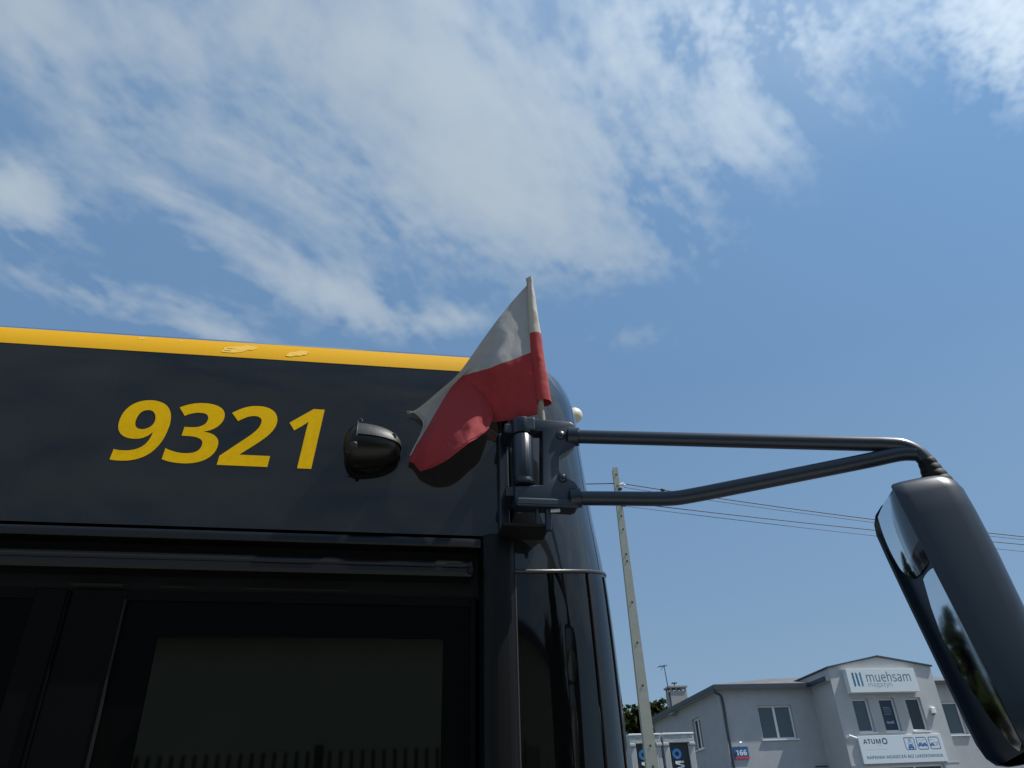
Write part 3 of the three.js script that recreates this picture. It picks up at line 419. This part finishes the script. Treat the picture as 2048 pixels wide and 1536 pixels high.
{ const HL = [[16.3 - 21, 17.88 - 21, 5.42, 6.77]];
  part('wall', wallWith(LX0, TX0, 0, EH, LZ - 0.3, LZ, HL), M.wall, house).userData.label = 'left wing front wall';
  windowIn(house, ...HL[0], LZ, [17.08 - 21], M.winGlass);
  part('wall', metreUV(join([box(LX0, LX0 + 0.3, 0, 5.44, BZ, LZ - 0.3), box(LX0, LX0 + 0.3, 6.76, EH, BZ, LZ - 0.3), box(LX0, LX0 + 0.3, 5.44, 6.76, -2.65, LZ - 0.3), box(LX0, LX0 + 0.3, 5.44, 6.76, BZ, -3.65)]), 0.4), M.wall, house).userData.label = 'left end wall';
  { const w = partGroup('window', house); part('frame', join([box(LX0 + 0.1, LX0 + 0.18, 5.44, 6.76, -3.65, -3.57), box(LX0 + 0.1, LX0 + 0.18, 5.44, 6.76, -2.73, -2.65), box(LX0 + 0.1, LX0 + 0.18, 6.68, 6.76, -3.57, -2.73), box(LX0 + 0.1, LX0 + 0.18, 5.44, 5.52, -3.57, -2.73), box(LX0 + 0.098, LX0 + 0.18, 5.52, 6.68, -3.2, -3.1)]), M.upvc, w);
    part('pane', box(LX0 + 0.13, LX0 + 0.15, 5.52, 6.68, -3.57, -2.73), M.winDark, w); part('sill', box(LX0 - 0.06, LX0 + 0.1, 5.39, 5.438, -3.71, -2.59), M.sill, w); }
  // tower
  const rel = (x) => x - 21, tw = [[19.74, 20.47], [20.95, 21.68], [22.19, 22.91]].map(([a, b]) => [rel(a), rel(b), 5.38, 6.69]), door = [rel(19.66), rel(23.1), 0, 4.13];
  part('wall', wallWith(TX0, TX1, 0, 7.9, TZ - 0.3, TZ, [...tw, door]), M.tower, house).userData.label = 'tower front wall';
  const gs = new THREE.Shape(); gs.moveTo(TX0, 7.9); gs.lineTo(TX1, 7.9); gs.lineTo(TX1, 7.95); gs.lineTo((TX0 + TX1) / 2, 8.36); gs.lineTo(TX0, 7.95); const gg = new THREE.ExtrudeGeometry(gs, { depth: 0.3, bevelEnabled: false }); gg.translate(0, 0, TZ - 0.3); part('gable', metreUV(gg, 0.4), M.tower, house);
  for (const x of [TX0, TX1 - 0.3]) part('wall', metreUV(box(x, x + 0.3, 0, 7.92, BZ + 3, TZ - 0.3), 0.4), M.tower, house);
  const tr = new THREE.Shape(); const mx = (TX0 + TX1) / 2; tr.moveTo(TX0 - 0.07, 7.93); tr.lineTo(mx, 8.37); tr.lineTo(TX1 + 0.07, 7.93); tr.lineTo(TX1 + 0.07, 7.985); tr.lineTo(mx, 8.425); tr.lineTo(TX0 - 0.07, 7.985); const tg = new THREE.ExtrudeGeometry(tr, { depth: 8.2, bevelEnabled: false }); tg.translate(0, 0, TZ - 8.12); part('tower_roof', tg, M.fascia, house);
  tw.forEach((h, i) => windowIn(house, ...h, TZ, [], i ? M.winDark : M.winGlass));
  { const d = partGroup('entrance', house); part('frame', join([box(rel(19.66), rel(23.1), 4.05, 4.13, TZ - 0.2, TZ - 0.1), ...[19.66, 20.57, 21.78, 23.02].map((x) => box(rel(x), rel(x) + 0.08, 0, 4.05, TZ - 0.2, TZ - 0.1))]), M.upvc, d);
    for (const [a, b] of [[19.74, 20.57], [20.65, 21.78], [21.86, 23.02]]) part('pane', box(rel(a), rel(b), 0.05, 4.05, TZ - 0.16, TZ - 0.14), M.winDark, d); }
  part('ledge', box(TX0, TX1, 4.15, 4.19, TZ, TZ + 0.012), M.tower, house);
  // right wing
  const HR = [[rel(25.14), rel(26.0), 5.38, 6.75], [rel(27.2), rel(28.8), 5.38, 6.75]];
  part('wall', wallWith(TX1, RX1, 0, EH, LZ - 0.3, LZ, HR), M.wall, house).userData.label = 'right wing front wall';
  windowIn(house, ...HR[0], LZ, [], M.winGlass); windowIn(house, ...HR[1], LZ, [rel(28)], M.winGlass);
  part('wall', metreUV(join([box(LX0 + 0.3, RX1, 0, EH, BZ, BZ + 0.3), box(RX1 - 0.3, RX1, 0, EH, BZ + 0.3, LZ - 0.3)]), 0.4), M.wall, house).userData.label = 'rear and right end walls';
  part('ceiling', box(LX0 + 0.3, RX1 - 0.3, EH - 0.2, EH - 0.02, BZ + 0.3, LZ - 0.3), M.wall, house);
  // hip roof
  const ov = 0.32, ey = EH + 0.02, rx0 = LX0 - ov, rx1 = RX1 + ov, rz1 = LZ + ov, rz0 = BZ - ov, ry = EH + 1.32, rzm = (rz0 + rz1) / 2, hip = 5.2;
  const quad = (a, b, c, d) => [...a, ...b, ...c, ...a, ...c, ...d], A = [rx0, ey + 0.17, rz1], Bq = [rx1, ey + 0.17, rz1], Cq = [rx1, ey + 0.17, rz0], Dq = [rx0, ey + 0.17, rz0], R0 = [rx0 + hip, ry, rzm], R1 = [rx1 - hip, ry, rzm];
  const rg = new THREE.BufferGeometry(); rg.setAttribute('position', new THREE.Float32BufferAttribute([...quad(A, Bq, R1, R0), ...quad(Cq, Dq, R0, R1), ...Bq, ...Cq, ...R1, ...Dq, ...A, ...R0], 3)); rg.computeVertexNormals(); metreUV(rg, 0.4); M.roofing.side = THREE.DoubleSide;
  const roof = partGroup('roof', house); part('covering', rg, M.roofing, roof);
  for (const g of [box(rx0, TX0 - 0.2, ey - 0.02, ey + 0.17, rz1 - 0.05, rz1), box(TX0 - 0.2 - 0.05, TX0 - 0.2, ey - 0.02, ey + 0.17, rz1, TZ - 0.02), box(TX1 + 0.02, rx1, ey - 0.02, ey + 0.17, rz1 - 0.05, rz1), box(rx0, rx0 + 0.05, ey - 0.02, ey + 0.17, rz0, rz1 - 0.05), box(rx0 + 0.05, rx1, ey - 0.02, ey + 0.17, rz0, rz0 + 0.05)]) part('fascia', g, M.fascia, roof);
  for (const g of [box(rx0 + 0.05, TX0, ey - 0.015, ey, LZ, rz1 - 0.05), box(TX0 - 0.2, TX0, ey - 0.015, ey + 0.16, rz1 - 0.05, TZ - 0.02), box(TX1, rx1 - 0.05, ey - 0.015, ey, LZ, rz1 - 0.05), box(rx0 + 0.05, LX0, ey - 0.015, ey, rz0 + 0.05, LZ)]) part('soffit', g, M.wall, roof);
  part('chimney', metreUV(join([box(rel(14.42), rel(15.28), 7.3, 8.34, -6.0, -5.3), box(rel(14.36), rel(15.34), 8.5, 8.58, -6.06, -5.24), ...[14.44, 14.72, 15.0, 15.2].flatMap((x) => [box(rel(x), rel(x) + 0.07, 8.34, 8.5, -6, -5.9), box(rel(x), rel(x) + 0.07, 8.34, 8.5, -5.4, -5.3)])]), 0.4), stucco(0.36, 0.36, 0.35), roof);
  part('chimney_cap', join([cyl(0.03, 0.03, [rel(14.8), 8.58, -5.6], [rel(14.8), 8.74, -5.6], 8), box(rel(14.68), rel(14.92), 8.74, 8.78, -5.7, -5.5)]), M.zinc, roof);
  part('drainpipe', join([tube([[LX0 - 0.28, ey + 0.02, 0.2], [LX0 - 0.26, ey - 0.12, 0.2], [LX0 + 0.0, ey - 0.25, 0.14], [LX0 + 0.07, ey - 0.5, 0.08], [LX0 + 0.07, 6, 0.08], [LX0 + 0.07, 0.05, 0.08]], 0.055, 90, 12), tube([[LX0 - 0.28, ey, BZ + 0.2], [LX0 - 0.2, ey - 0.15, BZ + 0.2], [LX0 - 0.07, ey - 0.35, BZ + 0.2], [LX0 - 0.07, 6, BZ + 0.2], [LX0 - 0.07, 0.05, BZ + 0.2]], 0.055, 90, 12)]), M.zinc, house);
  for (const g of [box(LX0 + 4.3, TX0, 5.3, 5.315, LZ, LZ + 0.006), box(TX0 - 0.62, TX0 - 0.05, 4.3, 4.34, LZ, LZ + 0.05)]) part('wall_line', g, M.fascia, house);
}
function canvas(w, h, draw) { const c = document.createElement('canvas'); c.width = w; c.height = h; const x = c.getContext('2d'); draw(x, w, h); const t = new THREE.CanvasTexture(c); t.colorSpace = THREE.SRGBColorSpace; return t; }
function board(name, label, x0, x1, y0, y1, z0, z1, tex, sideMat, category = 'sign') { const t = thing(name, label, category, [(x0 + x1) / 2, y0, z0]); const w = (x1 - x0) / 2, h = y1 - y0;
  part('panel', rbox(-w, w, 0, h, 0, z1 - z0, Math.min(0.01, (z1 - z0) / 3)), sideMat, t); const p = new THREE.PlaneGeometry(w * 2 - 0.01, h - 0.01); p.translate(0, h / 2, z1 - z0 + 0.004); part('print', p, std(0xffffff, 0.45, { map: tex }), t); return t; }
const signWhite = std(C(0.74, 0.77, 0.78), 0.5);
{ // signs
  const mu = canvas(1024, 304, (c, w, h) => { c.fillStyle = '#d3dbde'; c.fillRect(0, 0, w, h);
    const bars = ['#2d5f8a', '#2c6680', '#3b7f93']; bars.forEach((col, i) => { const x = 66 + i * 56; c.fillStyle = col; c.beginPath(); if (i === 1) { c.moveTo(x, 42); c.lineTo(x + 30, 62); c.lineTo(x + 34, 236); c.lineTo(x + 4, 216); } else { c.moveTo(x, 58); c.lineTo(x + 30, 40); c.lineTo(x + 34, 218); c.lineTo(x + 6, 240); } c.closePath(); c.fill(); });
    c.fillStyle = '#3a566c'; c.textBaseline = 'alphabetic'; c.font = '172px sans-serif'; const m = c.measureText('muehsam').width; c.save(); c.translate(262, 172); c.scale(690 / m, 1); c.fillText('muehsam', 0, 0); c.restore();
    c.fillStyle = '#7b8d98'; c.font = '84px sans-serif'; const m2 = c.measureText('magazyn').width; c.save(); c.translate(270, 236); c.scale(372 / m2, 1); c.fillText('magazyn', 0, 0); c.restore(); });
  board('company_sign', 'white boxed sign reading muehsam magazyn high on the tower', 19.62, 22.8, 6.88, 7.83, -30.24, -29.94, mu, signWhite);
  const at = canvas(1280, 352, (c, w, h) => { c.fillStyle = '#d5dde2'; c.fillRect(0, 0, w, h); c.textBaseline = 'alphabetic';
    c.fillStyle = '#2b3238'; c.font = 'bold 84px sans-serif'; const m = c.measureText('ATUM').width; c.save(); c.translate(60, 104); c.scale(280 / m, 1); c.fillText('ATUM', 0, 0); c.restore();
    c.strokeStyle = '#2f3c52'; c.lineWidth = 16; c.beginPath(); c.arc(390, 74, 34, 0, 7); c.stroke(); c.strokeStyle = '#8fa9d8'; c.lineWidth = 6; c.beginPath(); c.arc(390, 74, 25, 0, 7); c.stroke();
    c.strokeStyle = '#8b98a2'; c.lineWidth = 6; c.setLineDash([14, 4, 9, 5]); c.beginPath(); c.moveTo(264, 124); c.lineTo(340, 124); c.stroke(); c.lineWidth = 7; c.strokeStyle = '#a3b0b8'; c.beginPath(); c.moveTo(66, 178); c.lineTo(230, 178); c.moveTo(256, 178); c.lineTo(420, 178); c.stroke(); c.setLineDash([]);
    c.fillStyle = '#4d6075'; c.font = 'bold 56px sans-serif'; const t = 'NAPRAWA WGNIECEŃ BEZ LAKIEROWANIA', m2 = c.measureText(t).width; c.save(); c.translate(56, 296); c.scale(1170 / m2, 1); c.fillText(t, 0, 0); c.restore();
    const rr = (x, y, s) => { c.beginPath(); c.moveTo(x, y); c.lineTo(x + s - 30, y); c.quadraticCurveTo(x + s, y, x + s, y + 30); c.lineTo(x + s, y + s - 14); c.quadraticCurveTo(x + s, y + s, x + s - 14, y + s); c.lineTo(x + 30, y + s); c.quadraticCurveTo(x, y + s, x, y + s - 30); c.lineTo(x, y + 14); c.quadraticCurveTo(x, y, x + 14, y); c.closePath(); };
    const car = (x, y, s, col) => { c.fillStyle = col; c.beginPath(); c.moveTo(x, y + s * 0.3); c.lineTo(x + s * 0.15, y + s * 0.28); c.lineTo(x + s * 0.28, y); c.lineTo(x + s * 0.75, y); c.lineTo(x + s * 0.88, y + s * 0.28); c.lineTo(x + s, y + s * 0.34); c.lineTo(x + s, y + s * 0.6); c.lineTo(x, y + s * 0.6); c.closePath(); c.fill(); c.fillStyle = '#2a4a78'; c.beginPath(); c.arc(x + s * 0.22, y + s * 0.62, s * 0.12, 0, 7); c.arc(x + s * 0.78, y + s * 0.62, s * 0.12, 0, 7); c.fill(); };
    [690, 880, 1070].forEach((x, i) => { c.strokeStyle = '#3c5b80'; c.lineWidth = 11; rr(x, 40, 152); c.stroke();
      if (i === 0) { for (let k = 0; k < 4; k++) { c.fillStyle = '#40566e'; c.fillRect(x + 62 + k * 13, 50, 6, 44); } c.strokeStyle = '#4a78ad'; c.lineWidth = 6; c.strokeRect(x + 48, 104, 70, 22); car(x + 36, 122, 92, '#3f78b8'); }
      if (i === 1) { car(x + 8, 104, 78, '#3f78b8'); car(x + 74, 108, 72, '#3b6fa8'); c.strokeStyle = '#8fa6bf'; c.lineWidth = 7; c.beginPath(); c.arc(x + 44, 92, 24, 3.3, 6.1); c.arc(x + 112, 90, 24, 3.3, 6.1); c.stroke(); }
      if (i === 2) { car(x + 6, 112, 64, '#4b6fa4'); c.strokeStyle = '#6d86a4'; c.lineWidth = 6; c.strokeRect(x + 66, 108, 36, 40); c.beginPath(); c.moveTo(x + 112, 148); c.lineTo(x + 116, 108); c.lineTo(x + 134, 104); c.lineTo(x + 126, 148); c.stroke(); c.beginPath(); c.arc(x + 36, 90, 22, 3.3, 6.1); c.stroke(); } }); });
  board('dent_repair_sign', 'long white sign with ATUMO lettering and three car pictograms over the entrance', 19.53, 23.29, 4.2, 5.24, -30.236, -30.15, at, signWhite);
  const no = canvas(320, 256, (c, w, h) => { c.fillStyle = '#2b5a8c'; c.fillRect(0, 0, w, h); c.fillStyle = '#b8404e'; c.fillRect(0, 206, w, 50); c.fillStyle = '#e3e9ee'; c.font = 'bold 150px sans-serif'; c.textAlign = 'center'; c.textBaseline = 'alphabetic'; c.fillText('166', w / 2, 178); });
  const pl = board('house_number_plate', 'blue enamel plate with white house number 166 and red lower band', 14.86, 15.52, 4.69, 5.18, -31.995, -31.96, no, std(C(0.05, 0.12, 0.3), 0.5), 'plate');
  part('plate_lamp', join([cyl(0.012, 0.012, [-0.02, 0.5, 0.0], [-0.02, 0.62, 0.1], 8), cyl(0.05, 0.03, [-0.05, 0.6, 0.14], [0.06, 0.64, 0.12], 12)]), M.upvc, pl);
  const le = canvas(256, 512, (c, w, h) => { c.fillStyle = '#26344d'; c.fillRect(0, 0, w, h); c.fillStyle = '#94a3b4'; [[60, 118, 120], [56, 158, 150], [60, 196, 140], [60, 236, 130]].forEach(([x, y, l], i) => { for (let k = 0; k < l; k += 22) c.fillRect(x + k, y, 17, i ? 10 : 16); }); c.fillStyle = '#c7d2dc'; c.font = 'bold 62px sans-serif'; c.textAlign = 'center'; c.fillText('lendi', w / 2 + 6, 404); });
  const po = thing('window_poster', 'dark blue poster filling the middle tower window', 'poster', [21.315, 5.46, -30.385]); const pg = new THREE.BoxGeometry(0.58, 1.15, 0.004); pg.translate(0, 0.575, 0); part('sheet', pg, std(C(0.02, 0.03, 0.06), 0.6), po); const pp = new THREE.PlaneGeometry(0.575, 1.145); pp.translate(0, 0.575, 0.006); part('print', pp, std(0xffffff, 0.3, { map: le }), po);
  const si = thing('alarm_siren', 'small white alarm siren with dark lens on the tower wall', 'siren', [23.3, 5.98, -30.24]); part('case', rbox(-0.1, 0.1, 0.04, 0.3, 0, 0.12, 0.03, 3), M.upvc, si); part('lens', (() => { const g = new THREE.SphereGeometry(0.065, 16, 10); g.scale(1, 0.7, 0.8); g.translate(0, 0.04, 0.06); return g; })(), M.fascia, si);
  const ca = thing('security_camera', 'white bullet security camera on the left corner of the tower', 'camera', [19.12, 5.12, -30.235]); part('arm', join([cyl(0.02, 0.02, [-0.02, 0.1, 0], [0.02, 0.1, 0.16], 10), box(-0.08, 0.04, 0.04, 0.16, 0, 0.02)]), M.upvc, ca); part('body', cyl(0.05, 0.055, [0.0, 0.13, 0.16], [0.24, 0.0, 0.3], 16), M.upvc, ca);
  const an = thing('roof_antenna', 'thin roof mast with a small television antenna beside the chimney', 'antenna', [14.42, 7.6, -37.4]); part('mast', cyl(0.03, 0.02, [0, 0, 0], [-0.1, 2.0, 0], 8), M.zinc, an); part('boom', join([cyl(0.018, 0.018, [-0.4, 1.93, 0], [0.05, 1.97, 0], 6), ...[0, 1, 2, 3].map((k) => cyl(0.012, 0.012, [-0.38 + k * 0.12, 1.93 + k * 0.01, -0.25], [-0.38 + k * 0.12, 1.93 + k * 0.01, 0.25], 6)), cyl(0.012, 0.012, [-0.3, 1.75, 0], [-0.12, 1.95, 0], 6)]), M.zinc, an);
}
// ---------------------------------------------------------------- white framed advertising cabinets by the yard
{ const galv = std(C(0.62, 0.65, 0.67), 0.5, { map: grime }), dark = std(C(0.012, 0.016, 0.022), 0.4), blue = std(C(0.06, 0.27, 0.6), 0.4), white = std(C(0.7, 0.72, 0.74), 0.5);
  const unit = (x, label) => { const t = thing('advertising_cabinet', label, 'cabinet', [x, 0, -22.4], 'white advertising cabinets behind the concrete pole');
    part('frame', join([rbox(-0.47, -0.29, 0, 4.28, 0, 0.4, 0.02), rbox(0.29, 0.47, 0, 4.28, 0, 0.4, 0.02), box(-0.29, 0.29, 0, 0.3, 0.02, 0.38)]), galv, t);
    part('top_beam', rbox(-0.48, 0.48, 4.28, 4.5, -0.02, 0.42, 0.02), galv, t); part('top_rail', rbox(-0.49, 0.49, 4.5, 4.55, -0.03, 0.44, 0.012), white, t);
    for (const s of [-1, 1]) part('corner_fitting', rbox(s * 0.4 - 0.09, s * 0.4 + 0.09, 4.2, 4.29, 0.33, 0.45, 0.02), galv, t);
    part('panel', box(-0.29, 0.29, 0.3, 4.28, 0.1, 0.34), dark, t);
    const ring = new THREE.TorusGeometry(0.1, 0.042, 10, 32); ring.scale(1, 1, 0.2); ring.translate(-0.08, 3.99, 0.35); part('letter_o', ring, blue, t);
    const tx = new TextGeometry('ATUM', { font, size: 0.26, depth: 0.01, curveSegments: 4 }); tx.computeBoundingBox(); const L = tx.boundingBox.max.x; tx.translate(-L, 0, 0); tx.rotateZ(Math.PI / 2); tx.scale(1, 1, 1); tx.translate(0.1, 3.8, 0.343); part('lettering', tx, white, t); return t; };
  unit(7.82, 'white framed dark advertising cabinet partly hidden behind the concrete pole'); unit(8.84, 'white framed dark advertising cabinet with blue ring, right one of two'); }

// ---------------------------------------------------------------- concrete pole and wires
{ const conc = std(C(0.55, 0.53, 0.45), 0.92, { map: render, bumpMap: stuccoBump, bumpScale: 0.006 });
  const pole = thing('utility_pole', 'slender tapered concrete utility pole with bolt holes', 'pole', [5.03, 0, -13.23]); pole.rotation.y = -0.2;
  const H = 8.9, wTop = 0.058, wBot = 0.128, taper = (x0, x1, z0, z1, mat, name) => { const g = new THREE.BoxGeometry(1, H, 1, 1, 24, 1); const p = g.attributes.position; for (let i = 0; i < p.count; i++) { const t = p.getY(i) / H + 0.5, k = lerp(wBot, wTop, t); p.setXYZ(i, k * (p.getX(i) < 0 ? x0 : x1), p.getY(i) + H / 2, k * (p.getZ(i) < 0 ? z0 : z1)); } g.computeVertexNormals(); return part(name, metreUV(g, 1.2), mat, pole); };
  taper(-0.82, 1, -1.3, 1.3, conc, 'shaft'); taper(-1, -0.82, 0.85, 1.3, conc, 'flange'); taper(-1, -0.82, -1.3, -0.85, conc, 'flange');
  const holeMat = std(C(0.05, 0.048, 0.045), 0.95); for (const y of [8.72, 8.45, 7.75, 7.45, 6.9, 6.75, 5.9, 5.1, 4.3, 3.25, 2.9]) { const k = lerp(wBot, wTop, y / H), g = cyl(0.02, 0.02, [k * 0.1, y, k * 1.3 - 0.01], [k * 0.1, y, k * 1.3 + 0.004], 12); part('bolt_hole', g, holeMat, pole); }
  part('insulator', join([cyl(0.03, 0.045, [0.07, 8.5, 0.02], [0.15, 8.5, 0.02], 14), cyl(0.022, 0.022, [0.13, 8.5, 0.02], [0.19, 8.48, 0.02], 10)]), M.upvc, pole);
  part('clamp', join([cyl(0.03, 0.03, [0.02, 8.38, 0.09], [0.09, 8.36, 0.11], 10), cyl(0.02, 0.02, [0.03, 7.98, 0.11], [0.12, 7.98, 0.06], 10)]), M.zinc, pole);
  const cable = std(C(0.02, 0.022, 0.026), 0.6), g = 'overhead cables on the concrete pole';
  const wire = (label, a, b, sag, r) => { const A = new V3(...a), B = new V3(...b), pts = []; for (let i = 0; i <= 24; i++) { const t = i / 24, p = A.clone().lerp(B, t); pts.push([p.x, p.y - sag * 4 * t * (1 - t), p.z]); } const m = part(numbered('overhead_cable'), tube(pts, r, 80, 6), cable, scene); tag(m, label, 'cable', g); return m; };
  wire('overhead cable running left from the pole top behind the bus', [4.98, 8.53, -13.2], [-24, 8.6, -13.2], 0.35, 0.011);
  const top = wire('uppermost overhead cable leaving the pole top to the right', [5.16, 8.53, -13.2], [34.5, 6.9, -13.2], 0.65, 0.01);
  wire('thin overhead cable just below the uppermost one at right', [5.16, 8.42, -13.15], [34.5, 6.72, -13.1], 0.62, 0.006);
  wire('middle overhead cable leaving the pole to the right', [5.14, 8.09, -13.2], [34.5, 6.4, -13.2], 0.35, 0.009);
  wire('lowest and faintest overhead cable leaving the pole to the right', [5.14, 8.0, -13.2], [34.5, 6.0, -13.2], 0.33, 0.0055);
  const end = thing('utility_pole', 'far concrete utility pole holding the right ends of the cables', 'pole', [34.6, 0, -13.2]); part('shaft', metreUV(cyl(0.16, 0.08, [0, 0, 0], [0, 7.4, 0], 8), 1), conc, end);
  const end2 = thing('utility_pole', 'far concrete utility pole behind the bus at the left cable end', 'pole', [-24.1, 0, -13.2]); part('shaft', metreUV(cyl(0.16, 0.08, [0, 0, 0], [0, 9, 0], 8), 1), conc, end2);
  for (const x of [6.06, 6.5]) { const s = new THREE.SphereGeometry(0.035, 10, 8); s.scale(1.6, 1, 1); s.translate(x, 8.53 - (x - 5.16) * 0.0556 - 0.65 * 4 * ((x - 5.16) / 29.34) * (1 - (x - 5.16) / 29.34), -13.2); part('joint_sleeve', s, cable, top); } }

// ---------------------------------------------------------------- trees
const bark = std(C(0.09, 0.075, 0.06), 0.95, { map: grime });
const leafMat = [C(0.095, 0.135, 0.055), C(0.1, 0.135, 0.055), C(0.085, 0.12, 0.055)].map((c) => phys(c, 0.8, { side: THREE.DoubleSide, transmission: 0.5, thickness: 0 }));
function crownGeo(seed, rx, ry, y0, count, leaf) { const r = rng(seed), pos = [], idx = [], nor = []; const blobs = []; for (let i = 0; i < 26; i++) { const a = r() * 6.283, e = r(), k = Math.sqrt(r()); const yy = (e - 0.5) * 2, w = Math.sqrt(Math.max(0.05, 1 - yy * yy * 0.8)); blobs.push([Math.cos(a) * rx * 0.72 * k * w, y0 + ry + yy * ry * 0.78, Math.sin(a) * rx * 0.72 * k * w, (0.24 + 0.22 * r()) * rx]); }
  for (let i = 0; i < count; i++) { const b = blobs[Math.floor(r() * blobs.length)], u = r() * 2 - 1, a = r() * 6.283, s = Math.sqrt(1 - u * u), R = b[3] * (0.55 + 0.5 * r()), c = new V3(b[0] + R * s * Math.cos(a), b[1] + R * u * 0.85, b[2] + R * s * Math.sin(a)); const t = new V3(r() - 0.5, r() - 0.5, r() - 0.5).normalize(), q = new V3(r() - 0.5, r() - 0.5, r() - 0.5).cross(t).normalize(), L = leaf * (0.6 + 0.8 * r()), n = t.clone().cross(q); const k = pos.length / 3;
    for (const [p, o] of [[-1, 0], [0, 0.55], [1, 0], [0, -0.55]]) { pos.push(c.x + t.x * L * p + q.x * L * o, c.y + t.y * L * p + q.y * L * o, c.z + t.z * L * p + q.z * L * o); nor.push(n.x, n.y, n.z); } idx.push(k, k + 1, k + 2, k, k + 2, k + 3); }
  const g = new THREE.BufferGeometry(); g.setAttribute('position', new THREE.Float32BufferAttribute(pos, 3)); g.setAttribute('normal', new THREE.Float32BufferAttribute(nor, 3)); g.setIndex(idx); return g; }
const crowns = [crownGeo(3, 2.4, 3.4, 1.2, 5200, 0.19), crownGeo(9, 2.9, 3.0, 1.0, 5200, 0.19), crownGeo(21, 2.1, 4.0, 0.9, 5200, 0.18)];
const trunkGeo = (() => { const l = [cyl(0.2, 0.1, [0, 0, 0], [0.1, 4.4, 0], 10)]; const r = rng(4); for (let i = 0; i < 7; i++) { const a = r() * 6.28, y = 1.9 + r() * 2, L = 1 + r(); l.push(cyl(0.07, 0.025, [0.05, y, 0], [Math.cos(a) * L, y + 1.2, Math.sin(a) * L], 7)); } return join(l); })();
function tree(x, z, k, s, label, group, i = 0) { const t = thing('leafy_tree', label, 'tree', [x, 0, z], group); t.scale.setScalar(s); t.rotation.y = (x * 1.7 + z) % 6.28; part('trunk', trunkGeo, bark, t); part('crown', crowns[k], leafMat[i], t); return t; }
tree(16.2, -50, 1, 1.42, 'green leafy tree behind the left end of the office building', undefined, 0);
tree(19.6, -52, 0, 1.3, 'second green tree behind the chimney of the office building', undefined, 1);
tree(9.5, -58, 2, 1.2, 'third green tree hidden behind the front corner of the bus', undefined, 2);
for (const [x, z, k, s, i] of [[-10, -38, 0, 1.0, 0], [-5.5, -42, 2, 1.05, 2], [-15, -41, 1, 1.0, 1], [-20, -37, 2, 1.0, 0], [-1.5, -47, 1, 0.95, 1], [-26, -40, 0, 1.05, 2], [-7.5, -50, 1, 1.1, 0], [-3, -40, 0, 0.9, 1], [-8, -34, 1, 0.85, 2], [-12.5, -45, 2, 1.15, 0]]) tree(x, z, k, s, 'leafy tree across the yard seen only in the wing mirror', 'trees mirrored in the wing mirror', i);
for (const [x, z, k, s] of [[-1.2, -17, 0, 0.36], [-2.6, -18.5, 1, 0.4], [-4.2, -19, 2, 0.36], [0.2, -19, 1, 0.38], [-6, -20, 0, 0.42], [-3.3, -22, 1, 0.45], [-0.8, -24, 2, 0.42], [1.4, -26, 1, 0.42]]) { const t = thing('garden_shrub', 'leafy shrub on the verge seen only in the lower mirror glass', 'shrub', [x, -0.2, z], 'shrubs mirrored in the wing mirror'); t.scale.setScalar(s); t.rotation.y = x * 2.3; part('foliage', crowns[k], leafMat[k], t); part('stem', trunkGeo, bark, t); }
for (const [x, z, k, s, label] of [[13, 13, 0, 1.1, 'leafy tree on the far pavement nearest the warehouse corner'], [17.5, 15, 1, 1.2, 'leafy tree on the far pavement beyond the warehouse']]) tree(x, z, k, s, label, undefined, 1);
{ // pale warehouse behind the photographer, mirrored in the door glass
  const wh = thing('warehouse', 'pale rendered warehouse across the pavement reflected in the bus door', 'building', [-8, 0, 12]);
  part('wall', metreUV(box(-24, 18, 0, 5.0, 0, 12), 0.3), std(C(0.7, 0.65, 0.45), 0.95, { map: render }), wh); part('roof_edge', box(-24.2, 18.2, 5.0, 5.2, -0.25, 12.2), M.fascia, wh); }
// ---------------------------------------------------------------- bar fence mirrored in the door glass
{ const f = thing('bar_fence', 'dark steel bar fence reflected at the bottom of the door glass', 'fence', [-1, 0, 6.1]); const iron = std(C(0.012, 0.012, 0.013), 0.6); const bar = new THREE.BoxGeometry(0.035, 2.5, 0.025); bar.translate(0, 1.28, 0);
  for (let i = 0; i < 90; i++) { const m = part('bar', bar, iron, f); m.position.set(-4.5 + i * 0.1, 0, 0); if (i % 25 === 0) { m.scale.set(2.4, 1.02, 2); } }
  for (const y of [0.3, 2.2]) part('rail', box(-4.5, 4.5, y, y + 0.05, -0.05, -0.0135), iron, f); }

renderer.render(scene, camera);
